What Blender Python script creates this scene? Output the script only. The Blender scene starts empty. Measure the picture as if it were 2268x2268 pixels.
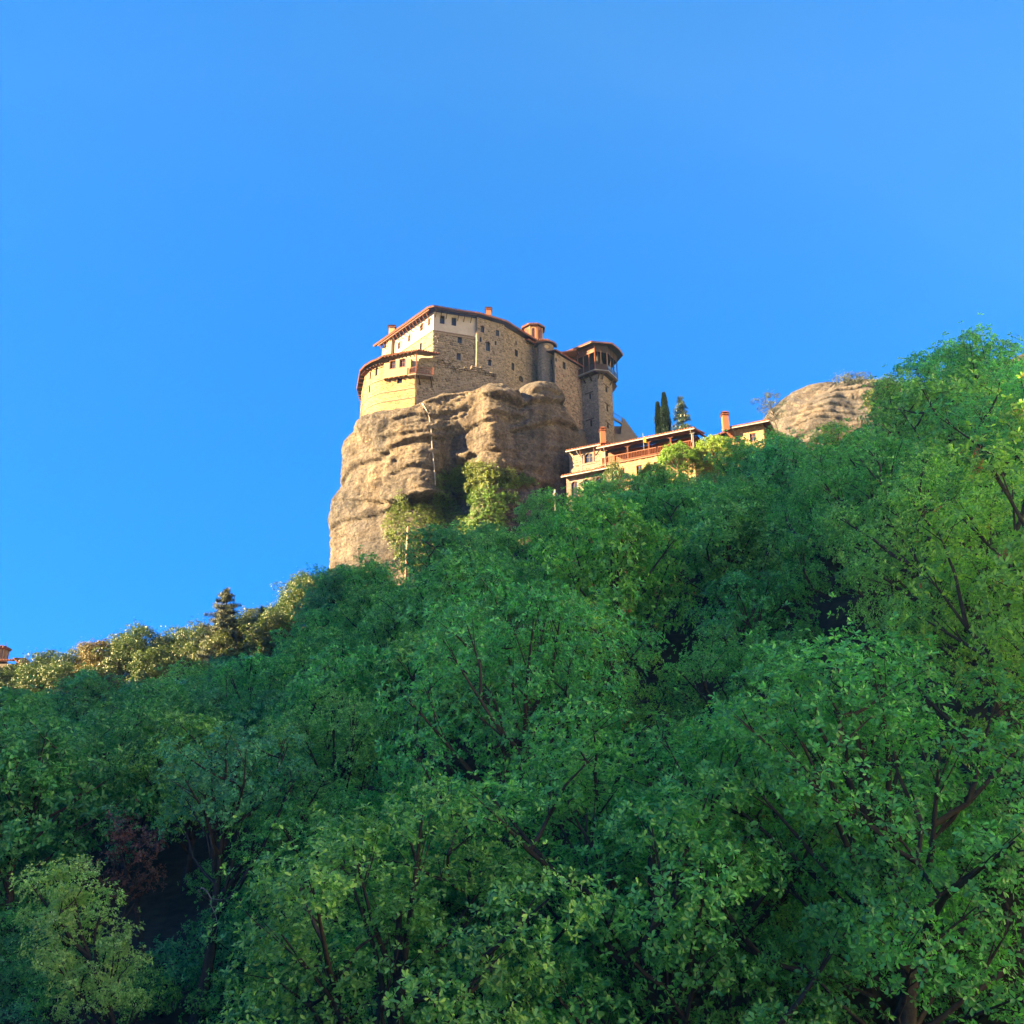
import bpy, math, random
import numpy as np
from mathutils import Vector, Matrix, noise
from mathutils.bvhtree import BVHTree

# ---------------------------------------------------------------- camera, sky, sun, exposure
scene = bpy.context.scene
PITCH = math.radians(20.0)
cam_d = bpy.data.cameras.new("camera")
cam_d.sensor_width = 36.0
cam_d.lens = 18.0 / math.tan(math.radians(30.0))
cam_d.clip_start = 0.1
cam_d.clip_end = 4000.0
cam = bpy.data.objects.new("camera", cam_d)
scene.collection.objects.link(cam)
cam.location = (0, 0, 0)
cam.rotation_euler = (math.pi / 2 + PITCH, 0, 0)
scene.camera = cam

SUN_EL = math.radians(18.0)
SH = Vector((-0.958, -0.287, 0)).normalized()          # horizontal direction to the sun
SDIR = Vector((SH.x * math.cos(SUN_EL), SH.y * math.cos(SUN_EL), math.sin(SUN_EL)))
world = bpy.data.worlds.new("World")
scene.world = world
world.use_nodes = True
wn = world.node_tree
for n in list(wn.nodes): wn.nodes.remove(n)
sky = wn.nodes.new("ShaderNodeTexSky")
sky.sky_type = 'NISHITA'
sky.sun_disc = False
sky.sun_elevation = SUN_EL
sky.sun_rotation = math.atan2(SH.x, SH.y)
sky.altitude = 400
sky.air_density = 1.0
sky.dust_density = 0.3
sky.ozone_density = 3.0
bgn = wn.nodes.new("ShaderNodeBackground")
bgn.inputs["Strength"].default_value = 0.15
won = wn.nodes.new("ShaderNodeOutputWorld")
sep = wn.nodes.new("ShaderNodeSeparateColor"); cmb = wn.nodes.new("ShaderNodeCombineColor")      # deep clear blue: the red is held back
wn.links.new(sky.outputs[0], sep.inputs[0])
def wmath(op, a, b):
    m = wn.nodes.new("ShaderNodeMath"); m.operation = op
    for k, v in ((0, a), (1, b)):
        if isinstance(v, (int, float)): m.inputs[k].default_value = v
        else: wn.links.new(v, m.inputs[k])
    return m.outputs[0]
SKY_R, SKY_G, SKY_B = 0.0050, 0.139, 0.295
wn.links.new(wmath('MULTIPLY', wmath('POWER', sep.outputs[0], 1.5), SKY_R), cmb.inputs[0])
wn.links.new(wmath('MULTIPLY', wmath('POWER', sep.outputs[1], 0.42), SKY_G), cmb.inputs[1])
wn.links.new(wmath('MULTIPLY', wmath('POWER', sep.outputs[2], 0.7), SKY_B), cmb.inputs[2])
wn.links.new(cmb.outputs[0], bgn.inputs[0])
wn.links.new(bgn.outputs[0], won.inputs[0])

sun_d = bpy.data.lights.new("sun", 'SUN')
sun_d.energy = 4.6
sun_d.color = (1.0, 0.70, 0.34)
sun_d.angle = math.radians(0.5)
sun = bpy.data.objects.new("sun", sun_d)
scene.collection.objects.link(sun)
sun.rotation_euler = SDIR.to_track_quat('Z', 'Y').to_euler()

vs = scene.view_settings
scene.display_settings.display_device = 'sRGB'
vs.view_transform = 'Standard'
vs.look = 'None'
vs.exposure = 3.7
vs.gamma = 1.0
vs.use_curve_mapping = False
scene.cycles.max_bounces = 10
scene.cycles.diffuse_bounces = 6
scene.cycles.glossy_bounces = 2
scene.cycles.transmission_bounces = 6
scene.cycles.volume_bounces = 0
scene.cycles.transparent_max_bounces = 4
scene.cycles.use_adaptive_sampling = True
scene.cycles.use_denoising = True

# ---------------------------------------------------------------- helpers
FP = 1134 / math.tan(math.radians(30))
CP, SP = math.cos(PITCH), math.sin(PITCH)
def ray(px, py):
    dx = (px - 1134) / FP; dy = (1134 - py) / FP
    return Vector((dx, CP - dy * SP, SP + dy * CP))
def P(px, py, Y):
    d = ray(px, py)
    return d * (Y / d.y)
def proj(v):
    f = v.y * CP + v.z * SP; u = -v.y * SP + v.z * CP
    return 1134 + v.x / f * FP, 1134 - u / f * FP
def zA(X, Y): return 780 + X / 6.0375, 660 + Y / 6.0375
def zB(X, Y): return 1080 + X / 6.0375, 660 + Y / 6.0375
def zC(X, Y): return 1040 + X / 9.66, 700 + Y / 9.66
def zD(X, Y): return 1220 + X / 10.733, 740 + Y / 10.733
def zH(X, Y): return 1220 + X / 7.43, 900 + Y / 7.43
def zR(X, Y): return 1460 + X / 6.9, 880 + Y / 6.9

col = scene.collection
def tag(o, label=None, cat=None, group=None, kind=None):
    if label: o["label"] = label
    if cat: o["category"] = cat
    if group: o["group"] = group
    if kind: o["kind"] = kind
    return o
def empty(name, loc, label, cat, group=None, kind=None):
    o = bpy.data.objects.new(name, None); col.objects.link(o)
    o.location = loc
    o.empty_display_size = 0.3
    return tag(o, label, cat, group, kind)
def link(name, me, parent=None, loc=None):
    """link a mesh given in WORLD coordinates; under a parent Empty the mesh is shifted into its frame"""
    o = bpy.data.objects.new(name, me); col.objects.link(o)
    if parent is not None:
        o.parent = parent
        base = Vector((0, 0, 0)); q = parent
        while q is not None:
            base += Vector(q.location); q = q.parent
        o.location = -base
    if loc is not None: o.location = loc
    return o

class MB:
    def __init__(s): s.v = []; s.f = []
    def add(s, vs_, fs_):
        k = len(s.v); s.v.extend([tuple(p) for p in vs_]); s.f.extend([tuple(i + k for i in f) for f in fs_])
    def quad(s, a, b, c, d): s.add([a, b, c, d], [(0, 1, 2, 3)])
    def box(s, o, x, y, z):
        o, x, y, z = Vector(o), Vector(x), Vector(y), Vector(z)
        p = [o, o + x, o + x + y, o + y, o + z, o + x + z, o + x + y + z, o + y + z]
        s.add(p, [(0, 3, 2, 1), (4, 5, 6, 7), (0, 1, 5, 4), (1, 2, 6, 5), (2, 3, 7, 6), (3, 0, 4, 7)])
    def bar(s, a, b, w, h=None):
        a, b = Vector(a), Vector(b); h = h or w
        d = (b - a).normalized()
        up = Vector((0, 0, 1)) if abs(d.z) < .95 else Vector((0, 1, 0))
        x = d.cross(up).normalized() * w; y = x.cross(d).normalized() * h
        s.box(a - x / 2 - y / 2, x, y, b - a)
    def tube(s, pts, rad, n=6, cap=True):
        pts = [Vector(p) for p in pts]; k0 = len(s.v); m = len(pts)
        ref = Vector((0.31, 0.17, 0.93))
        for i, p in enumerate(pts):
            d = (pts[min(i + 1, m - 1)] - pts[max(i - 1, 0)]).normalized()
            if abs(d.dot(ref)) > .97: ref = Vector((1, 0.1, 0))
            a = d.cross(ref).normalized(); b = d.cross(a)
            r = rad[i] if hasattr(rad, '__len__') else rad
            for j in range(n):
                t = 2 * math.pi * j / n
                s.v.append(tuple(p + (a * math.cos(t) + b * math.sin(t)) * r))
        for i in range(m - 1):
            for j in range(n):
                j2 = (j + 1) % n
                s.f.append((k0 + i * n + j, k0 + i * n + j2, k0 + (i + 1) * n + j2, k0 + (i + 1) * n + j))
        if cap:
            s.f.append(tuple(k0 + j for j in range(n))[::-1]); s.f.append(tuple(k0 + (m - 1) * n + j for j in range(n)))
    def prism(s, poly, z0, z1, top=True, bottom=True):
        """poly: xy points; z0/z1 scalars"""
        n = len(poly)
        vs_ = [(p[0], p[1], z0) for p in poly] + [(p[0], p[1], z1) for p in poly]
        fs_ = [(i, (i + 1) % n, n + (i + 1) % n, n + i) for i in range(n)]
        if bottom: fs_.append(tuple(range(n))[::-1])
        if top: fs_.append(tuple(range(n, 2 * n)))
        s.add(vs_, fs_)
    def mesh(s, name, mat, smooth=False):
        me = bpy.data.meshes.new(name); me.from_pydata(s.v, [], s.f); me.update()
        if mat: me.materials.append(mat)
        if smooth: me.shade_smooth()
        return me
    def build(s, name, mat, parent=None, smooth=False):
        return link(name, s.mesh(name, mat, smooth), parent)

def np_mesh(name, V, F, mat, nper, smooth=False):
    me = bpy.data.meshes.new(name)
    V = np.ascontiguousarray(V, dtype=np.float32); F = np.ascontiguousarray(F, dtype=np.int32)
    me.vertices.add(len(V)); me.vertices.foreach_set("co", V.ravel())
    nf = len(F)
    me.loops.add(nf * nper); me.loops.foreach_set("vertex_index", F.ravel())
    me.polygons.add(nf)
    me.polygons.foreach_set("loop_start", np.arange(0, nf * nper, nper, dtype=np.int32))
    me.polygons.foreach_set("loop_total", np.full(nf, nper, dtype=np.int32))
    me.update(calc_edges=True)
    if mat: me.materials.append(mat)
    if smooth: me.shade_smooth()
    return me

# ---------------------------------------------------------------- materials
def new_mat(name):
    m = bpy.data.materials.new(name); m.use_nodes = True
    nt = m.node_tree
    for n in list(nt.nodes): nt.nodes.remove(n)
    out = nt.nodes.new("ShaderNodeOutputMaterial")
    return m, nt, out
def N(nt, t, **kw):
    n = nt.nodes.new(t)
    for k, v in kw.items():
        if k in n.inputs: n.inputs[k].default_value = v
        else: setattr(n, k, v)
    return n
def ramp(nt, stops, fac):
    r = nt.nodes.new("ShaderNodeValToRGB")
    e = r.color_ramp.elements
    while len(e) < len(stops): e.new(0.5)
    for el, (p, c) in zip(e, stops):
        el.position = p; el.color = (*c, 1)
    nt.links.new(fac, r.inputs[0])
    return r
def mixc(nt, f, a, b, mode='MIX'):
    m = nt.nodes.new("ShaderNodeMix"); m.data_type = 'RGBA'; m.blend_type = mode
    for sck, v in ((m.inputs[0], f), (m.inputs[6], a), (m.inputs[7], b)):
        if isinstance(v, (int, float)): sck.default_value = v
        elif isinstance(v, tuple): sck.default_value = (*v, 1)
        else: nt.links.new(v, sck)
    return m.outputs[2]
def simple(name, c, c2=None, scale=3.0, rough=0.8, bump=0.0, island=0.0, spec=0.3, metallic=0.0, stretch=None):
    m, nt, out = new_mat(name)
    b = N(nt, "ShaderNodeBsdfPrincipled", Roughness=rough, Metallic=metallic)
    b.inputs["Specular IOR Level"].default_value = spec
    geo = nt.nodes.new("ShaderNodeNewGeometry")
    mp = nt.nodes.new("ShaderNodeMapping"); nt.links.new(geo.outputs["Position"], mp.inputs[0])
    if stretch: mp.inputs["Scale"].default_value = stretch
    nz = N(nt, "ShaderNodeTexNoise", Scale=scale, Detail=6.0, Roughness=0.65)
    nt.links.new(mp.outputs[0], nz.inputs["Vector"])
    c2 = c2 or tuple(x * 0.65 for x in c)
    r = ramp(nt, [(0.3, c2), (0.7, c)], nz.outputs["Fac"])
    colr = r.outputs[0]
    if island:
        mr = N(nt, "ShaderNodeMapRange"); nt.links.new(geo.outputs["Random Per Island"], mr.inputs[0])
        mr.inputs[3].default_value = 1 - island; mr.inputs[4].default_value = 1 + island
        hs = nt.nodes.new("ShaderNodeHueSaturation")
        nt.links.new(mr.outputs[0], hs.inputs["Value"]); nt.links.new(colr, hs.inputs["Color"]); colr = hs.outputs[0]
    nt.links.new(colr, b.inputs["Base Color"])
    if bump:
        bp = N(nt, "ShaderNodeBump", Strength=min(1, bump), Distance=0.1 * bump)
        nt.links.new(nz.outputs["Fac"], bp.inputs["Height"]); nt.links.new(bp.outputs[0], b.inputs["Normal"])
    nt.links.new(b.outputs[0], out.inputs[0])
    return m

def rock_material(name):
    m, nt, out = new_mat(name)
    geo = nt.nodes.new("ShaderNodeNewGeometry")
    b = N(nt, "ShaderNodeBsdfPrincipled", Roughness=0.95); b.inputs["Specular IOR Level"].default_value = 0.15
    big = N(nt, "ShaderNodeTexNoise", Scale=0.13, Detail=5.0, Roughness=0.6); nt.links.new(geo.outputs["Position"], big.inputs["Vector"])
    mp = nt.nodes.new("ShaderNodeMapping"); mp.inputs["Scale"].default_value = (0.6, 0.6, 0.07); nt.links.new(geo.outputs["Position"], mp.inputs[0])
    st = N(nt, "ShaderNodeTexNoise", Scale=1.0, Detail=5.0, Roughness=0.6); nt.links.new(mp.outputs[0], st.inputs["Vector"])
    fine = N(nt, "ShaderNodeTexNoise", Scale=2.4, Detail=10.0, Roughness=0.82); nt.links.new(geo.outputs["Position"], fine.inputs["Vector"])
    peb = N(nt, "ShaderNodeTexVoronoi", Scale=2.5, Randomness=1.0); nt.links.new(geo.outputs["Position"], peb.inputs["Vector"])
    mp2 = nt.nodes.new("ShaderNodeMapping"); mp2.inputs["Scale"].default_value = (0.08, 0.08, 1.7); nt.links.new(geo.outputs["Position"], mp2.inputs[0])
    bed = N(nt, "ShaderNodeTexNoise", Scale=1.0, Detail=6.0, Roughness=0.7); nt.links.new(mp2.outputs[0], bed.inputs["Vector"])
    c1 = ramp(nt, [(0.30, (0.070, 0.070, 0.073)), (0.50, (0.122, 0.110, 0.098)), (0.68, (0.185, 0.152, 0.114))], big.outputs["Fac"]).outputs[0]
    s1 = ramp(nt, [(0.36, (0.52, 0.50, 0.50)), (0.55, (1, 1, 1)), (0.70, (1.12, 1.1, 1.05))], st.outputs["Fac"]).outputs[0]
    c2 = mixc(nt, 0.85, c1, s1, 'MULTIPLY')
    f1 = ramp(nt, [(0.36, (0.30, 0.30, 0.34)), (0.50, (1, 1, 1)), (0.66, (1.5, 1.45, 1.3))], fine.outputs["Fac"]).outputs[0]
    c3 = mixc(nt, 0.9, c2, f1, 'MULTIPLY')
    b1 = ramp(nt, [(0.38, (0.7, 0.7, 0.72)), (0.55, (1.05, 1.05, 1.05))], bed.outputs["Fac"]).outputs[0]
    c4 = mixc(nt, 0.6, c3, b1, 'MULTIPLY')
    pc = ramp(nt, [(0.0, (0.40, 0.41, 0.46)), (0.35, (0.85, 0.85, 0.86)), (0.7, (1.05, 1.05, 1.05)), (1.0, (1.8, 1.75, 1.6))], peb.outputs["Color"]).outputs[0]
    c4 = mixc(nt, 0.55, c4, pc, 'MULTIPLY')
    nt.links.new(c4, b.inputs["Base Color"])
    h = nt.nodes.new("ShaderNodeMath"); h.operation = 'MULTIPLY_ADD'
    nt.links.new(peb.outputs["Distance"], h.inputs[0]); h.inputs[1].default_value = -0.35; nt.links.new(fine.outputs["Fac"], h.inputs[2])
    h2 = nt.nodes.new("ShaderNodeMath"); h2.operation = 'MULTIPLY_ADD'
    nt.links.new(bed.outputs["Fac"], h2.inputs[0]); h2.inputs[1].default_value = 0.8; nt.links.new(h.outputs[0], h2.inputs[2])
    bp = N(nt, "ShaderNodeBump", Strength=1.0, Distance=0.5)
    nt.links.new(h2.outputs[0], bp.inputs["Height"]); nt.links.new(bp.outputs[0], b.inputs["Normal"])
    nt.links.new(b.outputs[0], out.inputs[0])
    return m

def leaf_material(name, c_dark, c_mid, c_light, accent=None, acc_amt=0.0, trans=0.45, rough=0.36, tree_var=0.22):
    m, nt, out = new_mat(name)
    geo = nt.nodes.new("ShaderNodeNewGeometry"); oi = nt.nodes.new("ShaderNodeObjectInfo")
    r = ramp(nt, [(0.0, c_dark), (0.5, c_mid), (1.0, c_light)], geo.outputs["Random Per Island"])
    colr = r.outputs[0]
    nz = N(nt, "ShaderNodeTexNoise", Scale=0.45, Detail=2.0); nt.links.new(geo.outputs["Position"], nz.inputs["Vector"])
    hs = nt.nodes.new("ShaderNodeHueSaturation"); nt.links.new(colr, hs.inputs["Color"])
    mr = N(nt, "ShaderNodeMapRange"); nt.links.new(oi.outputs["Random"], mr.inputs[0]); mr.inputs[3].default_value = 0.5 - tree_var * 0.16; mr.inputs[4].default_value = 0.5 + tree_var * 0.10
    nt.links.new(mr.outputs[0], hs.inputs["Hue"])
    mr2 = N(nt, "ShaderNodeMapRange"); nt.links.new(nz.outputs["Fac"], mr2.inputs[0]); mr2.inputs[1].default_value = 0.3; mr2.inputs[2].default_value = 0.7
    mr2.inputs[3].default_value = 0.72; mr2.inputs[4].default_value = 1.3
    nt.links.new(mr2.outputs[0], hs.inputs["Value"])
    colr = hs.outputs[0]
    if accent:
        n2 = N(nt, "ShaderNodeTexNoise", Scale=1.1, Detail=1.0); nt.links.new(geo.outputs["Position"], n2.inputs["Vector"])
        rr = ramp(nt, [(0.66 - acc_amt * 0.1, (0, 0, 0)), (0.72 - acc_amt * 0.1, (1, 1, 1))], n2.outputs["Fac"])
        colr = mixc(nt, rr.outputs[0], colr, accent)
    b = N(nt, "ShaderNodeBsdfPrincipled", Roughness=rough); b.inputs["Specular IOR Level"].default_value = 0.35
    nt.links.new(colr, b.inputs["Base Color"])
    t = nt.nodes.new("ShaderNodeBsdfTranslucent"); nt.links.new(mixc(nt, 1.0, colr, (1.15, 1.35, 0.55), 'MULTIPLY'), t.inputs["Color"])
    mx = nt.nodes.new("ShaderNodeMixShader"); mx.inputs[0].default_value = trans
    nt.links.new(b.outputs[0], mx.inputs[1]); nt.links.new(t.outputs[0], mx.inputs[2]); nt.links.new(mx.outputs[0], out.inputs[0])
    return m

M = {}
M['rock'] = rock_material("conglomerate_rock")
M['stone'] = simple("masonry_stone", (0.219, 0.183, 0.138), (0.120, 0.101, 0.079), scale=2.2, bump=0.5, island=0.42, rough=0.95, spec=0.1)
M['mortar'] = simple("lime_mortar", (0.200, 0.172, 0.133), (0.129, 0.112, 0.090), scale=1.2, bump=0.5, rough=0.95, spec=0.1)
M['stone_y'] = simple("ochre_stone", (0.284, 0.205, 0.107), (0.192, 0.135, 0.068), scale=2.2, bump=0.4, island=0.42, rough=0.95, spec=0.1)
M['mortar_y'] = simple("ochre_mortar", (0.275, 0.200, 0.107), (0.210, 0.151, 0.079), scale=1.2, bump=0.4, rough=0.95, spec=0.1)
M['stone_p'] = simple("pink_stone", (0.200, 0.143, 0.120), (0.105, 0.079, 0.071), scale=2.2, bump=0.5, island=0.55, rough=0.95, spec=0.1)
M['plaster'] = simple("white_plaster", (0.315, 0.296, 0.257), (0.238, 0.219, 0.191), scale=0.9, bump=0.15, rough=0.9, spec=0.1)
M['plaster_y'] = simple("cream_plaster", (0.321, 0.230, 0.124), (0.284, 0.200, 0.107), scale=0.7, bump=0.1, rough=0.9, spec=0.1)
M['wood'] = simple("dark_wood", (0.040, 0.021, 0.015), (0.02, 0.012, 0.009), scale=5, bump=0.2, rough=0.7)
M['wood_r'] = simple("red_brown_wood", (0.170, 0.059, 0.026), (0.102, 0.034, 0.015), scale=5, bump=0.2, rough=0.6)
M['wood_o'] = simple("old_grey_wood", (0.20, 0.15, 0.11), (0.11, 0.085, 0.065), scale=6, bump=0.3, rough=0.8)
M['tile'] = simple("clay_tile", (0.205, 0.074, 0.040), (0.096, 0.037, 0.022), scale=2.5, bump=0.3, island=0.3, rough=0.85)
M['brick'] = simple("orange_brick", (0.238, 0.090, 0.043), (0.157, 0.057, 0.029), scale=7, bump=0.4, rough=0.85)
M['glass'] = simple("dark_glass", (0.025, 0.032, 0.045), (0.015, 0.02, 0.03), scale=2, rough=0.12, spec=0.5)
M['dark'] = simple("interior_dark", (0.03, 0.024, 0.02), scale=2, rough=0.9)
M['metal'] = simple("painted_gutter", (0.262, 0.248, 0.229), (0.200, 0.191, 0.176), scale=2, rough=0.4)
M['slab'] = simple("grey_slab", (0.222, 0.222, 0.211), scale=2, rough=0.8)
M['blue'] = simple("blue_railing_paint", (0.05, 0.12, 0.28), scale=2, rough=0.5)
M['pipe'] = simple("pale_pipe", (0.277, 0.264, 0.238), scale=2, rough=0.5)
M['pole'] = simple("pole_wood", (0.277, 0.188, 0.122), (0.188, 0.122, 0.077), scale=4, rough=0.8, stretch=(3.326, 3.326, 0.277))
M['bark'] = simple("oak_bark", (0.062, 0.055, 0.05), (0.028, 0.025, 0.024), scale=6, bump=0.6, rough=0.95, spec=0.1)
M['bark_pale'] = simple("dead_pale_bark", (0.30, 0.28, 0.26), (0.18, 0.165, 0.15), scale=6, bump=0.4, rough=0.9)
M['soil'] = simple("leaf_litter_soil", (0.060, 0.048, 0.036), (0.025, 0.020, 0.016), scale=1.5, bump=0.8, rough=1.0, spec=0.05)
M['dry'] = simple("pale_bounce_floor", (0.42, 0.38, 0.24), (0.30, 0.28, 0.17), scale=0.2, bump=0.3, rough=1.0, spec=0.05)  # valley floor made pale to bounce sunlight up onto the trees
M['cliff'] = simple("grey_cliff", (0.30, 0.25, 0.20), (0.18, 0.155, 0.13), scale=0.06, bump=0.8, rough=0.95, spec=0.1)
M['cliff_bounce'] = simple("pale_bounce_cliff", (0.60, 0.59, 0.50), (0.48, 0.47, 0.38), scale=0.06, bump=0.8, rough=0.95, spec=0.1)  # kept pale to throw sunlight back onto the shaded wood
M['flag'] = simple("yellow_flag", (0.75, 0.52, 0.03), scale=2, rough=0.8)
M['oak'] = leaf_material("oak_leaf", (0.048, 0.205, 0.065), (0.105, 0.405, 0.105), (0.220, 0.600, 0.145))
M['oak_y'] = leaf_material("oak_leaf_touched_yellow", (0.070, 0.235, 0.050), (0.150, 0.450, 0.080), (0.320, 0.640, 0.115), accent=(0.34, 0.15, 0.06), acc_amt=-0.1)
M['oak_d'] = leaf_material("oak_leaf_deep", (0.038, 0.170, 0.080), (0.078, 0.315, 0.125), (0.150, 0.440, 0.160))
M['maple'] = leaf_material("yellow_green_leaf", (0.24, 0.40, 0.12), (0.36, 0.60, 0.18), (0.52, 0.74, 0.24))
M['dead'] = leaf_material("dead_brown_leaf", (0.098, 0.047, 0.025), (0.150, 0.074, 0.035), (0.210, 0.116, 0.050), trans=0.15)
M['ivy'] = leaf_material("ivy_leaf", (0.032, 0.068, 0.014), (0.070, 0.130, 0.020), (0.13, 0.19, 0.028), trans=0.15)
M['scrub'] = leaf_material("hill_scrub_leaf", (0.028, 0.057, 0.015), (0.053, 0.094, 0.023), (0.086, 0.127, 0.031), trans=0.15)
M['rust'] = leaf_material("autumn_leaf", (0.073, 0.060, 0.017), (0.120, 0.090, 0.026), (0.163, 0.120, 0.034), trans=0.15)
M['pine'] = leaf_material("pine_needle", (0.052, 0.120, 0.015), (0.103, 0.215, 0.024), (0.172, 0.301, 0.034), trans=0.15, rough=0.5)
M['fir'] = leaf_material("fir_needle", (0.021, 0.034, 0.022), (0.038, 0.055, 0.031), (0.062, 0.079, 0.041), trans=0.05, rough=0.5)
M['cypress'] = leaf_material("cypress_scale", (0.012, 0.028, 0.018), (0.022, 0.045, 0.025), (0.035, 0.062, 0.032), trans=0.05)

# ---------------------------------------------------------------- terrain
def lerp_tab(tab, x):
    if x <= tab[0][0]: return tab[0][1:]
    for a, b in zip(tab, tab[1:]):
        if x <= b[0]:
            t = (x - a[0]) / (b[0] - a[0]); t = t * t * (3 - 2 * t)
            return tuple(p + (q - p) * t for p, q in zip(a[1:], b[1:]))
    return tab[-1][1:]
# bearing (x/y) -> distance of the tree line, height of the canopy there, distance and canopy height where the wood begins
SKY = []
for px, py, Y, y0, c0 in [(-400, 1530, 106, 46, 1.0), (0, 1530, 106, 46, 2.0), (235, 1525, 106, 46, 2.5), (350, 1495, 106, 44, 2.5), (470, 1455, 106, 42, 1.5), (590, 1430, 105, 34, 0.5), (660, 1380, 105, 30, -1.5),
                          (740, 1305, 106, 27, -2), (900, 1272, 104, 27, -2), (1000, 1192, 100, 27, -1.5), (1060, 1120, 99, 27, -1.5), (1180, 1095, 99, 27, -1), (1300, 1055, 98, 27, -1), (1400, 1038, 97, 27, -1),
                          (1500, 1038, 95, 27, -.5), (1620, 1036, 92, 25, 0), (1700, 992, 88, 24, 0), (1780, 932, 84, 23, 0), (1880, 905, 78, 22, 0),
                          (1985, 890, 66, 21, .5), (2040, 830, 62, 21, .5), (2110, 795, 60, 21, .5), (2268, 785, 56, 21, 1), (2700, 780, 54, 24, 1)]:
    d = ray(px, py)
    SKY.append((d.x / d.y, Y, d.z / d.y * Y, y0, c0))
HILL = []
for px, py in [(-400, 1510), (0, 1500), (60, 1480), (100, 1462), (200, 1424), (300, 1418), (360, 1424), (430, 1412), (500, 1388), (560, 1356), (640, 1318), (700, 1282), (760, 1262)]:
    d = ray(px, py); HILL.append((d.x / d.y, d.z / d.y * 118.0))
TREE_H = 7.5
def canopy(x, y):
    D, zt, y0, c0 = lerp_tab(SKY, x / max(y, 8.0))
    t = (y - y0) / (D - y0)
    if t < 0: return c0 + t * 6.0 if t > -1 else c0 - 6.0
    if t < 1: return c0 + (zt - c0) * (t ** 1.06)
    if x / y < -.17:
        z2 = lerp_tab(HILL, x / y)[0]; k = (y - D) / (118.0 - D)
        return zt + (z2 - zt) * min(k, 1.0) - max(0, k - 1) * .5
    return zt + (y - D) * (0.25 if x < 0 else 0.55)
def ground_z(x, y):
    h = 0.0
    if y > 15:
        h = canopy(x, y) - TREE_H - 2.0 * max(0.0, min(1.0, (60 - y) / 35)) + (1.4 if x / y < -.17 and y > 108 else 0.0)
    else:
        g = canopy(x * 15 / max(y, 1e-3) if y > 3 else 0.0, 15) - TREE_H - 2.0
        t = max(0.0, min(1.0, (y - 3) / 12)); t = t * t * (3 - 2 * t)
        h = -1.6 + (g + 1.6) * t
    if y > 120 or (x / max(y, 1) > -.17 and y > 100):                                   # behind the tree line the slope eases off into a plateau
        k = min(1.0, (y - (120 if x / y < -.17 else 100)) / 60); top = 33 + 0.12 * x + max(0.0, x) * 0.45
        h = h * (1 - k) + top * k
    h += 0.5 * noise.noise(Vector((x * .12, y * .12, 0))) + 0.15 * noise.noise(Vector((x * .6, y * .6, 3)))
    if abs(x) < 4 and y < 6: h = min(h, -1.6)
    return h
def build_ground():
    xs = np.concatenate([np.arange(-300, -110, 19), np.arange(-110, 111, 1.6), np.arange(118, 301, 18)])
    ys = np.concatenate([np.arange(-300, -10, 20), np.arange(-10, 150, 1.6), np.arange(152, 215, 8)])
    V = []; 
    for y in ys:
        for x in xs:
            xx = max(-130, min(130, x)); yy = max(-5, min(170, y))
            V.append((x, y, ground_z(xx, yy) if y > 0 else -1.6 + 0.2 * noise.noise(Vector((x * .1, y * .1, 1)))))
    nx, ny = len(xs), len(ys)
    F = [(j * nx + i, j * nx + i + 1, (j + 1) * nx + i + 1, (j + 1) * nx + i) for j in range(ny - 1) for i in range(nx - 1)]
    me = np_mesh("ground", np.array(V), np.array(F), M['soil'], 4, smooth=True)
    me.materials.append(M['dry'])  # pale valley floor, bounces sunlight up onto the trees
    ctr = np.array([[(V[f[0]][0] + V[f[2]][0]) / 2, (V[f[0]][1] + V[f[2]][1]) / 2] for f in F])
    mi = ((ctr[:, 1] < 6) | (np.abs(ctr[:, 0]) > 110)).astype(np.int32); me.polygons.foreach_set("material_index", mi)
    o = link("ground", me); tag(o, kind="structure")
build_ground()

# ---------------------------------------------------------------- the mountain across the valley whose shadow lies on the wood (stands left of the frame)
def build_mountain():
    tw = Vector((-SH.y, SH.x, 0)) * 1.0
    if tw.y < 0: tw = -tw
    A0, TE = 130.0, math.tan(SUN_EL)
    crest = [(-30, -45), (-8, -30), (4, -4), (14, 12), (24, 27), (35, 46), (47, 61), (60, 66), (75, 66), (84, 60.5), (88, 57), (92, 52), (98, 46), (102, 40), (106, 33), (110, 26), (113, 19), (116, 12), (121, 4), (130, -25), (150, -45)]
    V = []; F = []
    ws = np.arange(-40, 150.1, 2.0)
    prof = [(-46, -0.1, 0), (-36, .35, .6), (-24, .62, 1), (-12, .86, 1), (-4, .97, .5), (0, 1.0, 0), (10, .98, 1), (24, .88, 1.5), (40, .6, 1.5), (70, .25, 1), (110, -0.15, 0)]
    for w in ws:
        hp = np.interp(w, [c[0] for c in crest], [c[1] for c in crest])
        hp += 1.3 * noise.noise(Vector((w * .16, 0, 5))) + 0.8 * noise.noise(Vector((w * .5, 0, 9)))
        H = max(-6, hp + A0 * TE)
        for da, k, nz_ in prof:
            p = SH * (A0 + da) + tw * w
            r = noise.noise(Vector((p.x * .08, p.y * .08, k * 3))) * 5 * nz_
            z = -8 + (H + 8) * k
            V.append((p.x + SH.x * r, p.y + SH.y * r, z))
    m = len(prof)
    for i in range(len(ws) - 1):
        for j in range(m - 1):
            F.append((i * m + j, (i + 1) * m + j, (i + 1) * m + j + 1, i * m + j + 1))
    me = bpy.data.meshes.new("mountain"); me.from_pydata(V, [], F); me.update(); me.materials.append(M['cliff_bounce']); me.shade_smooth()
    o = link("mountain", me); tag(o, kind="structure")
build_mountain()
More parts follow.
